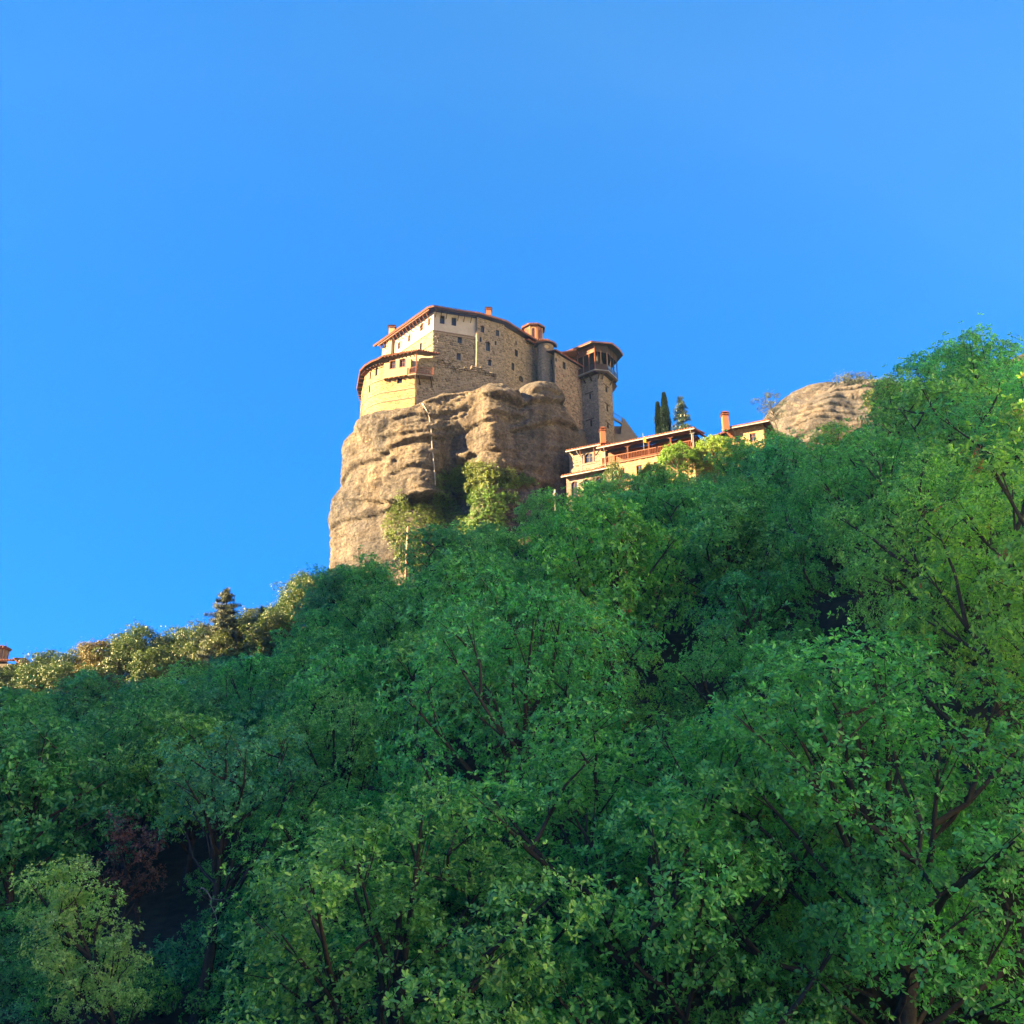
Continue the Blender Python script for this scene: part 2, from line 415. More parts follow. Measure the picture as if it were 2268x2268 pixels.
def build_bounce_cliffs():  # out of view, added to bounce sunlight onto the shaded trees
    """unseen cliffs added behind and to the right of the camera as a sunlight reflector"""
    V = []; F = []; n = 120; prof = [(-22, -.1), (0, 0), (4, .22), (9, .45), (10, .70), (18, .88), (30, 1.0), (60, .96), (110, .8)]
    for i in range(n + 1):
        a = math.radians(38 - 150 * i / n)
        r0 = 160 + 20 * noise.noise(Vector((i * .11, 2, 0))) + 9 * noise.noise(Vector((i * .5, 5, 0)))
        H = 165 + 30 * noise.noise(Vector((i * .13, 8, 0))) + 12 * noise.noise(Vector((i * .6, 9, 0)))
        if i < 14: H *= .45 + .55 * i / 14
        if i > 62: H *= max(.22, 1 - (i - 62) / 16)
        for dr_, k in prof:
            r = r0 + dr_ + 4 * noise.noise(Vector((i * .7, k * 4, 1)))
            V.append((r * math.cos(a), r * math.sin(a), -10 + H * k))
    m = len(prof)
    for i in range(n):
        for j in range(m - 1): F.append((i * m + j, i * m + j + 1, (i + 1) * m + j + 1, (i + 1) * m + j))
    me = bpy.data.meshes.new("bounce_cliffs"); me.from_pydata(V, [], F); me.update(); me.materials.append(M['cliff_bounce']); me.shade_smooth()
    tag(link("bounce_cliffs", me), kind="structure")
build_bounce_cliffs()

# ---------------------------------------------------------------- rocks: weathered beds of conglomerate around a plan curve
def offset_poly(poly, d):
    n = len(poly); out = []
    for i in range(n):
        a, b, c = Vector(poly[i - 1]), Vector(poly[i]), Vector(poly[(i + 1) % n])
        e = c - a; nrm = Vector((e[1], -e[0])); nrm.normalize()
        out.append(Vector((b[0], b[1])) + nrm * d)
    return out
def catmull(pts, per=10):
    out = []
    for i in range(1, len(pts) - 2):
        p0, p1, p2, p3 = [np.array(p, float) for p in pts[i - 1:i + 3]]
        for k in range(per):
            t = k / per
            out.append(.5 * ((2 * p1) + (-p0 + p2) * t + (2 * p0 - 5 * p1 + 4 * p2 - p3) * t * t + (-p0 + 3 * p1 - 3 * p2 + p3) * t ** 3))
    out.append(np.array(pts[-2], float)); return np.array(out)
# x, y, u : u names the column of the rock face (in the same numbers as the photograph's columns)
PLAN = [(-8, 150, 560), (-14, 147, 600), (-21, 141, 650), (-25.4, 134, 690), (-26.3, 127, 740), (-23.6, 120.8, 805), (-18.6, 115.2, 858), (-14.6, 112.9, 905), (-11.0, 112.6, 950),
        (-8.2, 113.2, 990), (-5.6, 113.2, 1035), (-2.8, 112.2, 1090), (1.2, 113.0, 1153), (5.6, 115.0, 1222), (9.0, 118.2, 1270), (10.6, 124, 1300), (12, 132, 1340), (11, 142, 1400), (8, 150, 1450), (0, 154, 1500)]
def zL(X, Y): return 720 + X / 6.44, 860 + Y / 6.44
def zM(X, Y): return 980 + X / 6.44, 860 + Y / 6.44
# bedding joints seen on the face: points, depth of the undercut (m), how far below the joint it fades (px)
JOINTS = [([zL(250, 1350), zL(640, 1095), zL(850, 960), zL(1010, 850), zL(1270, 735), zL(1420, 700)], .85, 11), ([zL(300, 2010), zL(480, 1925), zL(740, 1830), zL(920, 1680), zL(1000, 1600)], .75, 10),
          ([zL(1050, 1190), zL(1300, 1120), zL(1560, 1145), zL(1680, 1150)], .8, 10), ([zL(1080, 430), zL(1260, 350), zL(1450, 392), zL(1932, 290)], .7, 9), ([zL(1300, 205), zL(1640, 130), zL(1932, 60), zM(300, 60), zM(480, 40)], .6, 8),
          ([zL(950, 700), zL(1330, 610), zL(1932, 560), zM(330, 540)], .45, 7), ([zL(1400, 720), zL(1932, 590), zM(340, 555)], .5, 14), ([zM(640, 130), zM(880, 165), zM(1110, 225), zM(1350, 200), zM(1780, 185)], 1.2, 11),
          ([zM(1050, 600), zM(1400, 520), zM(1650, 475), zM(1930, 600)], 1.0, 12), ([zM(700, 925), zM(1100, 885), zM(1500, 850), zM(1900, 900)], .35, 7), ([zM(430, 545), zM(620, 498), zM(700, 480)], .7, 8),
          ([zM(100, 1050), zM(360, 955), zM(640, 905), zM(760, 915)], .6, 10), ([zL(1130, 1570), zL(1350, 1560), zL(1570, 1500), zL(1680, 1470)], 2.6, 45), ([zM(380, 1130), zM(900, 1400), zM(1500, 1330)], .5, 12),
          ([zM(1350, 60), zM(1500, 40), zM(1700, 80)], .5, 7), ([zM(690, 390), zM(900, 375), zM(1130, 400)], .5, 8), ([zL(760, 470), zL(900, 440), zL(940, 430)], .3, 6), ([zL(420, 600), zL(520, 520), zL(610, 380)], .6, 6),
          ([zL(300, 760), zL(560, 700), zL(880, 640)], .12, 6), ([zM(950, 1130), zM(1500, 1170)], .25, 6)]
# broad forms: column, row, half width, half height (px), metres outwards
FORMS = [(832, 938, 42, 30, 1.3), (992, 1050, 30, 75, -3.2), (985, 1130, 40, 60, -1.0), (1088, 985, 36, 95, 1.3), (934, 1068, 34, 30, 1.0), (925, 1000, 34, 27, .5), (1163, 868, 10, 34, -1.1), (1110, 872, 46, 15, 1.1), (1205, 862, 36, 27, .8),
         (1128, 930, 30, 11, -1.1), (1198, 905, 40, 27, .35), (845, 1006, 11, 13, -.8), (1220, 1082, 14, 12, -2.0), (1200, 1110, 40, 27, .5), (1000, 930, 28, 16, .5), (1012, 1006, 22, 9, 1.3), (998, 1002, 8, 12, .7),
         (800, 1010, 26, 40, .4), (790, 1120, 36, 50, .5), (870, 940, 30, 27, .4), (1255, 960, 16, 70, .3), (1090, 1045, 40, 18, .5), (1070, 1140, 50, 30, .8), (870, 1160, 30, 60, -.5)]
RIBS = [([zL(960, 420), zL(880, 700), zL(870, 900)], .35, 5), ([zL(620, 480), zL(590, 700), zL(570, 900)], .2, 5), ([zL(1000, 1000), zL(930, 1400), zL(900, 1560)], .3, 6), ([zL(830, 1100), zL(770, 1500), zL(730, 1800)], .3, 6), ([zL(400, 700), zL(390, 900)], .15, 5)]
LEFT = [(880, -2.6), (919, -2.2), (952, -1.6), (976, -.2), (1004, .2), (1046, .3), (1066, .1), (1074, -.1), (1108, .9), (1139, 1.3), (1165, 1.35), (1265, .7), (1400, .6)]
TOPS = [(540, 930), (700, 927), (790, 925), (815, 921), (850, 906), (890, 896), (921, 886), (940, 876), (965, 864), (1000, 862), (1040, 858), (1060, 848), (1085, 842), (1115, 842), (1140, 856), (1160, 862), (1170, 852), (1186, 841), (1212, 838), (1236, 840), (1250, 856), (1262, 905), (1290, 960), (1340, 940), (1600, 930)]
def seg_dist(U, Vv, pts):
    best = np.full(U.shape, 1e9); side = np.zeros(U.shape)
    for (x0, y0), (x1, y1) in zip(pts, pts[1:]):
        dx, dy = x1 - x0, y1 - y0; L2_ = dx * dx + dy * dy
        t = np.clip(((U - x0) * dx + (Vv - y0) * dy) / L2_, 0, 1)
        ex, ey = U - (x0 + dx * t), Vv - (y0 + dy * t)
        d = np.hypot(ex, ey); m = d < best
        best = np.where(m, d, best); side = np.where(m, ey * abs(dx) - ex * dy * np.sign(dx), side)
    return best, side
def elev_row(z, Y):
    """picture row in which a point of height z at distance Y would stand"""
    e = z / Y; return 1134 - FP * (e * CP - SP) / (CP + e * SP)
def build_rock():
    cur = catmull(PLAN, 14)
    d = np.hypot(*np.diff(cur[:, :2], axis=0).T); s = np.concatenate([[0], np.cumsum(d)])
    ss = []; a = 0.0
    while a < s[-1]:
        u = np.interp(a, s, cur[:, 2]); ss.append(a); a += .19 if 700 < u < 1300 else 1.2
    ss = np.array(ss); X = np.interp(ss, s, cur[:, 0]); Y = np.interp(ss, s, cur[:, 1]); U1 = np.interp(ss, s, cur[:, 2])
    tx, ty = np.gradient(X, ss), np.gradient(Y, ss); l = np.hypot(tx, ty); nx, ny = ty / l, -tx / l
    k = 9; ker = np.ones(k) / k
    nx = np.convolve(np.pad(nx, k // 2, 'edge'), ker, 'valid'); ny = np.convolve(np.pad(ny, k // 2, 'edge'), ker, 'valid')
    nz_ = 240; z0 = 22.0
    prow = np.interp(U1, [t[0] for t in TOPS], [t[1] for t in TOPS])
    def z_of_row(row, Yd):
        q = (1134 - row) / FP; return Yd * (SP + q * CP) / (CP - q * SP)
    ZT = z_of_row(prow, Y)
    T = np.linspace(0, 1, nz_)[:, None]
    Z = z0 + (ZT[None] - z0) * T
    Ug = np.repeat(U1[None], nz_, 0); Yg = np.repeat(Y[None], nz_, 0)
    Row = elev_row(Z, Yg)
    O = np.zeros(Z.shape)
    for pts, dep, h in JOINTS:
        if dep < 2: dep, h = dep * .85, h * .75
        dist, side = seg_dist(Ug, Row, pts)
        O += np.where(side > 0, -dep * np.exp(-dist / h) * (1 - np.exp(-(dist / 1.6) ** 2) * .35), -dep * np.exp(-(dist / 1.6) ** 2) * .75 + dep * .28 * np.exp(-((dist - 8) / 6) ** 2))
    for cx, cy, rx, ry, am in FORMS: O += am * np.exp(-((Ug - cx) / rx) ** 2 - ((Row - cy) / ry) ** 2)
    for pts, am, w in RIBS:
        dist, side = seg_dist(Ug, Row, pts); O += am * np.exp(-(dist / w) ** 2) - am * .6 * np.exp(-((dist - 2 * w) / w) ** 2)
    lf = np.interp(Row, [t[0] for t in LEFT], [t[1] for t in LEFT]); O += lf * np.clip((835 - Ug) / 60, 0, 1)
    O += np.clip((30 - Z) / 10, 0, 1) * 1.0
    # rounded shoulder towards the top
    tt = np.clip((Z - (ZT[None] - 1.6)) / 1.6, 0, 1); O -= tt ** 3 * 1.1
    V = np.empty((nz_, len(ss), 3))
    fb = noise.fractal; nn = noise.noise
    for j in range(nz_):
        for i in range(len(ss)):
            x, y, z = X[i], Y[i], Z[j, i]
            w = z + 1.1 * nn(Vector((x * .07, y * .07, z * .08)))
            e = .55 * nn(Vector((x * .16, y * .16, z * .20))) + .20 * nn(Vector((x * .05, y * .05, w * 1.1 + 3))) + .10 * nn(Vector((x * .12, y * .12, w * 2.6 + 8)))
            e += .22 * fb(Vector((x * .9, y * .9, z * 1.1)), .65, 2.2, 4) - .12 * max(0.0, 1 - abs(nn(Vector((x * .5, y * .5 + 3, w * 1.3)))) * 12)
            g = nn(Vector((x * .09 + 4, y * .09, w * .40))); e -= .22 * max(0.0, 1 - abs(g) * 14)
            o = O[j, i] + e
            V[j, i] = (x + nx[i] * o, y + ny[i] * o, z)
    rows = [V]
    last = V[-1].copy(); cxy = np.array([-7.0, 132.0])
    for k, (ins, up) in enumerate([(.7, .28), (1.6, .42), (3.0, .5), (5.0, .6), (8, .7), (13, .8)]):
        q = last.copy(); v = cxy - last[:, :2]; L = np.linalg.norm(v, axis=1, keepdims=True)
        q[:, :2] = last[:, :2] + v / L * np.minimum(ins, L * .9); q[:, 2] = last[:, 2] + up + (.15 * np.sin(np.arange(len(ss)) * .31 + k)); rows.append(q[None])
    V = np.concatenate(rows, 0); nr, nc = V.shape[:2]
    idx = np.arange(nr * nc).reshape(nr, nc)
    F = np.stack([idx[:-1, :-1], idx[:-1, 1:], idx[1:, 1:], idx[1:, :-1]], -1).reshape(-1, 4)
    return np_mesh("monastery_rock", V.reshape(-1, 3), F, M['rock'], 4, smooth=True)
rock_me = build_rock()
rock = link("monastery_rock", rock_me)
tag(rock, "tall layered tan rock pillar the stone monastery is built on", "rock")
def bvh_of(me): return BVHTree.FromPolygons([v.co.copy() for v in me.vertices], [tuple(p.vertices) for p in me.polygons])
ROCK_BVH = bvh_of(rock_me)
def build_dome(cx, cy, rx, ry, z0, prof, seed):
    """low rock dome of thin overhanging beds; prof = (height, fraction of the plan radius)"""
    na, nz_ = 420, 190; zt = prof[-1][0]
    V = np.empty((nz_, na, 3)); nn = noise.noise
    for j in range(nz_):
        z = z0 + (zt - z0) * j / (nz_ - 1)
        for i in range(na):
            a = 2 * math.pi * i / na; x, y = math.cos(a), math.sin(a)
            w = z + 1.4 * nn(Vector((x * 1.3 + seed, y * 1.3, z * .06))) - 1.6 * x * .5
            f = np.interp(z + 1.2 * nn(Vector((x * 1.5, y * 1.5, seed))), [p[0] for p in prof], [p[1] for p in prof])
            ph = (w / 2.1 + 1.1 * nn(Vector((x * 1.6, y * 1.6, z * .16 + 9)))) % 1.0; bd = (1 - math.exp(-ph * 7)) * (1 - ph * .45)     # undercut at the foot of each bed, rounded brow
            e = 1.3 * bd * (.5 + nn(Vector((x * 2.2, y * 2.2, z * .2))) + .5) + 2.4 * nn(Vector((x * 2.4 + seed, y * 2.4, z * .10))) + .45 * nn(Vector((x * 9, y * 9, z * .5))) + .15 * nn(Vector((x * 30, y * 30, z * 1.4)))
            V[j, i] = (cx + x * (rx * f + e), cy + y * (ry * f + e), z + .5 * nn(Vector((x * 3, y * 3, z * .3))))
    V = V.reshape(-1, 3); idx = np.arange(nz_ * na).reshape(nz_, na); nx_ = np.roll(idx, -1, 1)
    F = np.stack([idx[:-1], nx_[:-1], nx_[1:], idx[1:]], -1).reshape(-1, 4)
    return np_mesh("far_rock", V, F, M['rock'], 4, smooth=True)
rock2_me = build_dome(68, 164, 22.0, 15, 48, [(48, 1.0), (66, .97), (71, .92), (75, .84), (78, .74), (80.8, .63), (83.2, .50), (85.6, .34), (87.2, .16), (87.9, .0)], 3.3)
rock2 = link("far_rock", rock2_me); tag(rock2, "low rounded layered rock dome rising behind the wooded slope on the right", "rock")
ROCK2_BVH = bvh_of(rock2_me)

# ---------------------------------------------------------------- building helpers
class Wall:
    """a vertical wall plane: p0 = start (x, y), d = direction (to the right seen from outside)"""
    def __init__(s, p0, d, off=0.0):
        s.d = Vector((d[0], d[1])).normalized(); s.n = Vector((s.d.y, -s.d.x))
        s.p = Vector((p0[0], p0[1])) + s.n * off
    def pt(s, a, z, off=0.0):
        q = s.p + s.d * a + s.n * off
        return Vector((q.x, q.y, z))
    def at(s, px, py):
        r = ray(px, py); n3 = Vector((s.n.x, s.n.y, 0))
        t = (s.n.dot(s.p)) / (n3.dot(r)); q = r * t
        return (Vector((q.x, q.y)) - s.p).dot(s.d), q.z
    def rect(s, xl, xr, yt, yb):
        ym = (yt + yb) / 2; xm = (xl + xr) / 2
        a = s.at(xl, ym)[0]; b = s.at(xr, ym)[0]
        return [min(a, b), max(a, b), s.at(xm, yb)[1], s.at(xm, yt)[1]]
def wall_face(mb, W, s0, s1, z0, z1, holes=(), depth=0.35, arch=()):
    S = sorted({s0, s1, *[min(max(h[0], s0), s1) for h in holes], *[min(max(h[1], s0), s1) for h in holes]})
    Z = sorted({z0, z1, *[min(max(h[2], z0), z1) for h in holes], *[min(max(h[3], z0), z1) for h in holes]})
    for a, b in zip(S, S[1:]):
        for c, d in zip(Z, Z[1:]):
            sm_, zm = (a + b) / 2, (c + d) / 2
            if any(h[0] < sm_ < h[1] and h[2] < zm < h[3] for h in holes): continue
            mb.quad(W.pt(a, c), W.pt(b, c), W.pt(b, d), W.pt(a, d))
    for i, h in enumerate(holes):
        a, b, c, d = h
        mb.quad(W.pt(a, c), W.pt(a, d), W.pt(a, d, -depth), W.pt(a, c, -depth))
        mb.quad(W.pt(b, d), W.pt(b, c), W.pt(b, c, -depth), W.pt(b, d, -depth))
        mb.quad(W.pt(a, d), W.pt(b, d), W.pt(b, d, -depth), W.pt(a, d, -depth))
        mb.quad(W.pt(b, c), W.pt(a, c), W.pt(a, c, -depth), W.pt(b, c, -depth))
        mb.quad(W.pt(a, c, -depth), W.pt(b, c, -depth), W.pt(b, d, -depth), W.pt(a, d, -depth))
        if i in arch:
            r = (b - a) / 2; cx = (a + b) / 2; cz = d - r
            for sg in (-1, 1):
                pts = [(cx + sg * r * math.cos(t), cz + r * math.sin(t)) for t in [k * math.pi / 12 for k in range(7)]]
                poly = [(cx + sg * r, d + .002)] + pts[::-1] if False else pts + [(cx + sg * r, d)]
                vs_ = [W.pt(u, z, -.004) for u, z in poly]
                mb.add(vs_, [tuple(range(len(vs_))) if sg > 0 else tuple(range(len(vs_)))[::-1]])
def stones(W, s0, s1, z0, z1, holes, rnd, h=(.20, .34), w=(.24, .62), pr=(.02, .09), top=None, rough=.03, bottom=None):
    """courses of rubble stones standing proud of the wall plane"""
    mb = MB(); z = z0
    while z < z1 - .08:
        hh = rnd.uniform(*h); a = s0 + rnd.uniform(-.1, .1)
        while a < s1 - .08:
            ww = rnd.uniform(*w)
            b = min(a + ww, s1)
            zt = z + hh * rnd.uniform(.72, 1.0); zb = z + rnd.uniform(0, .06)
            lo = max(a, s0); ok = b - lo > .1 and rnd.random() > .08
            if ok and any(lo < q[1] + .04 and b > q[0] - .04 and zb < q[3] + .04 and zt > q[2] - .04 for q in holes): ok = False
            if ok and top and zt > top((lo + b) / 2): ok = False
            if ok and bottom and zb < bottom((lo + b) / 2): ok = False
            if ok:
                p = rnd.uniform(*pr); g = .03; e = min(.05, (b - lo) * .25)
                A = [(lo + g, zb), (b - g, zb + rnd.uniform(-rough, rough)), (b - g - rnd.uniform(0, rough), zt), (lo + g + rnd.uniform(0, rough), zt + rnd.uniform(-rough, rough))]
                cx = sum(q[0] for q in A) / 4; cz = sum(q[1] for q in A) / 4
                B = [(cx + (q[0] - cx) * .72, cz + (q[1] - cz) * .68) for q in A]
                vs_ = [W.pt(x, y, -.01) for x, y in A] + [W.pt(x, y, p * rnd.uniform(.8, 1.1)) for x, y in B]
                mb.add(vs_, [(4, 5, 6, 7), (0, 1, 5, 4), (1, 2, 6, 5), (2, 3, 7, 6), (3, 0, 4, 7)])
            a = b + rnd.uniform(0, .04)
        z += hh + rnd.uniform(0, .03)
    return mb
def window(W, h, parent, frame='wood', fw=.09, out=.03, pane=True, bars=True, label=None, name="window", shutter=None):
    a, b, c, d = h; mb = MB(); dep = -.22
    def bar_(u0, u1, v0, v1, t=.10): mb.box(W.pt(u0, v0, dep), (W.d * (u1 - u0)).to_3d(), (W.n * t).to_3d(), (0, 0, v1 - v0))
    bar_(a + .003, a + fw, c + .003, d - .003); bar_(b - fw, b - .003, c + .003, d - .003)
    bar_(a + fw, b - fw, d - fw, d - .003); bar_(a + fw, b - fw, c + .003, c + fw)
    if bars and (b - a) > .55:
        m = (a + b) / 2; bar_(m - .025, m + .025, c + fw, d - fw, .07)
        zc = c + (d - c) * .6; bar_(a + fw, m - .026, zc - .02, zc + .02, .06); bar_(m + .026, b - fw, zc - .02, zc + .02, .06)
    w_ = mb.build(name, M[frame], parent)
    if label: w_["label"] = label
    if pane:
        g = MB(); g.quad(W.pt(a + fw * .8, c + fw * .8, dep + .02), W.pt(b - fw * .8, c + fw * .8, dep + .02), W.pt(b - fw * .8, d - fw * .8, dep + .02), W.pt(a + fw * .8, d - fw * .8, dep + .02))
        me = g.mesh("pane", M['glass']); o = bpy.data.objects.new("pane", me); col.objects.link(o); o.parent = w_
    return w_
def slab_roof(parent, outer, inner, th=.14, tile=True, mat='tile', soffit='wood', name="roof", tile_name="eave_tile_course", pitch_tiles=.37, closed=False):
    """outer: eave polyline (x,y,z), inner: ridge-side polyline, same length"""
    mb = MB(); n = len(outer); up = Vector((0, 0, th))
    for i in range(n - 1 + (1 if closed else 0)):
        j = (i + 1) % n
        a, b, c, d = Vector(outer[i]), Vector(outer[j]), Vector(inner[j]), Vector(inner[i])
        mb.quad(a + up, b + up, c + up, d + up)
        mb.quad(b, a, a + up, b + up)
        if not closed:
            if i == 0: mb.quad(a, d, d + up, a + up)
            if i == n - 2: mb.quad(c, b, b + up, c + up)
    r = mb.build(name, M[mat], parent)
    sf = MB()
    for i in range(n - 1 + (1 if closed else 0)):
        j = (i + 1) % n
        sf.quad(Vector(outer[j]) - up * .02, Vector(outer[i]) - up * .02, Vector(inner[i]) - up * .02, Vector(inner[j]) - up * .02)
    so = sf.build("soffit", M[soffit], None); so.parent = r
    if tile:
        tb = MB()
        for i in range(n - 1 + (1 if closed else 0)):
            j = (i + 1) % n
            a, b, c, d = Vector(outer[i]), Vector(outer[j]), Vector(inner[j]), Vector(inner[i])
            L = (b - a).length; k = max(1, int(L / pitch_tiles))
            for q in range(k):
                t = (q + .5) / k
                p = a.lerp(b, t) + up; w = d.lerp(c, t) + up
                sl = (w - p); ln = min(.9, sl.length); sl.normalize()
                e = (b - a).normalized(); nn = e.cross(sl).normalized()
                if nn.z < 0: nn = -nn
                p = p - sl * .07
                R_ = .15
                prof = [e * -R_, e * -R_ * .65 + nn * R_ * .85, e * R_ * .65 + nn * R_ * .85, e * R_]
                vs_ = [p + x for x in prof] + [p + sl * ln + x for x in prof]
                tb.add(vs_, [(0, 1, 5, 4), (1, 2, 6, 5), (2, 3, 7, 6), (3, 2, 1, 0)])
        t_ = tb.build(tile_name, M[mat], None); t_.parent = r; t_["kind"] = "stuff"
    return r
def chimney(parent, p, w, z0, z1, mat='brick', cap='tile', holes=True, name="chimney"):
    mb = MB(); x, y = p
    mb.box((x - w / 2, y - w / 2, z0), (w, 0, 0), (0, w, 0), (0, 0, z1 - z0))
    ch = mb.build(name, M[mat], parent)
    c = MB(); o = w * .68
    c.box((x - o, y - o, z1 + .002), (2 * o, 0, 0), (0, 2 * o, 0), (0, 0, .09))
    for sx in (-1, 1):
        for sy in (-1, 1):
            c.box((x + sx * w * .40 - .07, y + sy * w * .40 - .07, z1 + .093), (.14, 0, 0), (0, .14, 0), (0, 0, .25))
    zt = z1 + .345
    vs_ = [(x - o, y - o, zt), (x + o, y - o, zt), (x + o, y + o, zt), (x - o, y + o, zt), (x, y, zt + .38)]
    c.add(vs_, [(0, 3, 2, 1), (0, 1, 4), (1, 2, 4), (2, 3, 4), (3, 0, 4)])
    cc = c.build("chimney_cap", M[cap], None); cc.parent = ch
    return ch
def railing(W, a0, a1, z0, z1, parent, step=.16, mat='wood_r', off=0.0, r=.03, name="railing", post=None):
    mb = MB(); mb.bar(W.pt(a0, z1, off), W.pt(a1, z1, off), .07, .08); mb.bar(W.pt(a0, z0 + .1, off), W.pt(a1, z0 + .1, off), .06, .06)
    rl = mb.build(name, M[mat], parent)
    k = max(2, int((a1 - a0) / step)); me = None
    for i in range(k):
        p = W.pt(a0 + (i + .5) * (a1 - a0) / k, z0 + .14, off)
        if me is None:
            b = MB(); b.bar(p, p + Vector((0, 0, z1 - z0 - .19)), r * 1.5, r * 1.5); me = b.mesh("baluster", M[mat]); p0_ = p.copy()
        o = bpy.data.objects.new("baluster", me); col.objects.link(o); o.parent = rl; o.location = p - p0_
    return rl
def meet(p, d, px, py):
    """how far along p + t d (plan) the ray column of (px, py) is crossed"""
    r = ray(px, py); k = r.x / r.y
    return (k * p[1] - p[0]) / (d[0] - k * d[1])
def V2(p, d, t): return Vector((p[0] + d[0] * t, p[1] + d[1] * t))

# ---------------------------------------------------------------- main building
rnd = random.Random(5)
C0 = Vector((-12.05, 118.0)); ZE = 75.86
dL = Vector((-.876, 1)).normalized(); d1 = Vector((3.30, 1)).normalized(); d2 = Vector((1.86, 1)).normalized(); d3 = Vector((.897, 1)).normalized()
tL = meet(C0, dL, 846, 787)
CL = V2(C0, dL, tL)
C1 = V2(C0, d1, meet(C0, d1, 1054, 705)); C2 = V2(C1, d2, meet(C1, d2, 1114, 712)); C3 = V2(C2, d3, meet(C2, d3, 1190, 760))
main = empty("monastery_main_building", (C0.x, C0.y, 57), "tall stone monastery block with white plastered top storey and long tiled eaves", "monastery")
WL = Wall(CL, C0 - CL); W1 = Wall(C0, C1 - C0); W2 = Wall(C1, C2 - C1, .45); W3 = Wall(C2, C3 - C2, .12)
LL = (C0 - CL).length; L1 = (C1 - C0).length; L2 = (C2 - C1).length; L3 = (C3 - C2).length
def band_z(W, px, py): return W.at(px, py)[1]
ZB = band_z(W1, 961, 732)        # plaster / stone boundary
hL = [WL.rect(*zA(1015, 275), 0, 0)] if False else []
def rz(W, z, X0, X1, Y0, Y1):
    x0, y0 = z(X0, Y0); x1, y1 = z(X1, Y1); return W.rect(x0, x1, y0, y1)
wl = [rz(WL, zA, 1013, 1047, 275, 365), rz(WL, zA, 908, 952, 345, 435), rz(WL, zA, 746, 780, 495, 580), rz(WL, zA, 608, 647, 590, 680), rz(WL, zA, 450, 487, 715, 790)]
wl_low = [rz(WL, zA, 903, 931, 600, 705)]
w1_up = [rz(W1, zA, 1172, 1237, 232, 345), rz(W1, zA, 1328, 1392, 262, 370)]
w1_lo = [rz(W1, zA, 1410, 1468, 515, 602), rz(W1, zA, 1396, 1452, 735, 828)]
w2 = [rz(W2, zA, 1718, 1766, 372, 460), rz(W2, zA, 1703, 1730, 518, 588), rz(W2, zA, 1790, 1842, 588, 708), rz(W2, zA, 1818, 1860, 825, 905), rz(W2, zC, 562, 635, 300, 430), rz(W2, zC, 538, 578, 535, 622), rz(W2, zC, 640, 665, 757, 788)]
w2 = [h for h in w2 if h[0] > .1 and h[1] < L2 - .1]
w3 = [rz(W3, zC, 982, 1008, 530, 620), rz(W3, zC, 1333, 1357, 650, 725), rz(W3, zC, 968, 1036, 722, 862), rz(W3, zC, 898, 958, 1000, 1160), rz(W3, zC, 1055, 1150, 1280, 1405)]
ZBOT = 54.0
pl = MB(); st = MB()
wall_face(pl, WL, 0, LL, ZB, ZE, wl); wall_face(pl, W1, 0, L1, ZB, ZE, w1_up)
wall_face(st, WL, 0, LL, ZBOT, ZB, wl_low, arch=(0,)); wall_face(st, W1, 0, L1, ZBOT, ZB, w1_lo)
wall_face(st, W2, 0, L2, ZBOT, ZE, w2, arch=(0, 2, 3)); wall_face(st, W3, 0, L3, ZBOT, ZE, w3, arch=(4,))
st.box(W2.pt(0, ZBOT), (W2.n * -.6).to_3d(), (W2.d * .01).to_3d(), (0, 0, ZE - ZBOT))
# back walls close the block
bk = [CL, V2(CL, (4, 9), .9), V2(C3, (-2, 6), 1.0), C3]
for a, b in zip(bk, bk[1:]):
    st.quad((a.x, a.y, ZBOT), (a.x, a.y, ZE), (b.x, b.y, ZE), (b.x, b.y, ZBOT))
wm = st.build("stone_wall", M['mortar'], main)
pm = pl.build("plaster_wall", M['plaster'], main)
def add_stones(W, s0, s1, z0, z1, holes, parent, mat='stone', **kw):
    o = stones(W, s0, s1, z0, z1, holes, rnd, **kw).build("stone_facing", M[mat], parent); o["kind"] = "stuff"; return o
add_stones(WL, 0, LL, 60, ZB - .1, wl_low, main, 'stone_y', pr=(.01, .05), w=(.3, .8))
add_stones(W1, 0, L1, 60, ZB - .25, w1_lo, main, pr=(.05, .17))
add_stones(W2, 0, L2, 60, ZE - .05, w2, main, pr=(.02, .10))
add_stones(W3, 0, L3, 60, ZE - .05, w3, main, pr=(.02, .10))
for h in wl: window(WL, h, main, 'wood_r')
for h in wl_low: window(WL, h, main, 'wood', bars=False)
for h in w1_up: window(W1, h, main, 'wood')
for h in w1_lo: window(W1, h, main, 'wood')
for h in w2: window(W2, h, main, 'wood', bars=(h[1] - h[0]) > .6, fw=.06)
for h in w3[:4]: window(W3, h, main, 'wood', bars=(h[1] - h[0]) > .6, fw=.06)
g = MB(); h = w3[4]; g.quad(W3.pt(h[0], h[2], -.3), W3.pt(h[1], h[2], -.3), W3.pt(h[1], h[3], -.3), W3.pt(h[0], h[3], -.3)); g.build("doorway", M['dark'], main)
# brick arches over the arched openings
for W, h in ((W2, w2[0]), (W2, w2[2]), (W2, w2[3])):
    mb = MB(); r = (h[1] - h[0]) / 2 + .07; cx = (h[0] + h[1]) / 2; cz = h[3] - (h[1] - h[0]) / 2
    pts = [W.pt(cx + r * math.cos(t), cz + r * math.sin(t), .05) for t in [k * math.pi / 10 for k in range(11)]]
    for a, b in zip(pts, pts[1:]): mb.bar(a, b, .13, .13)
    mb.build("window_arch", M['stone_p'], main)
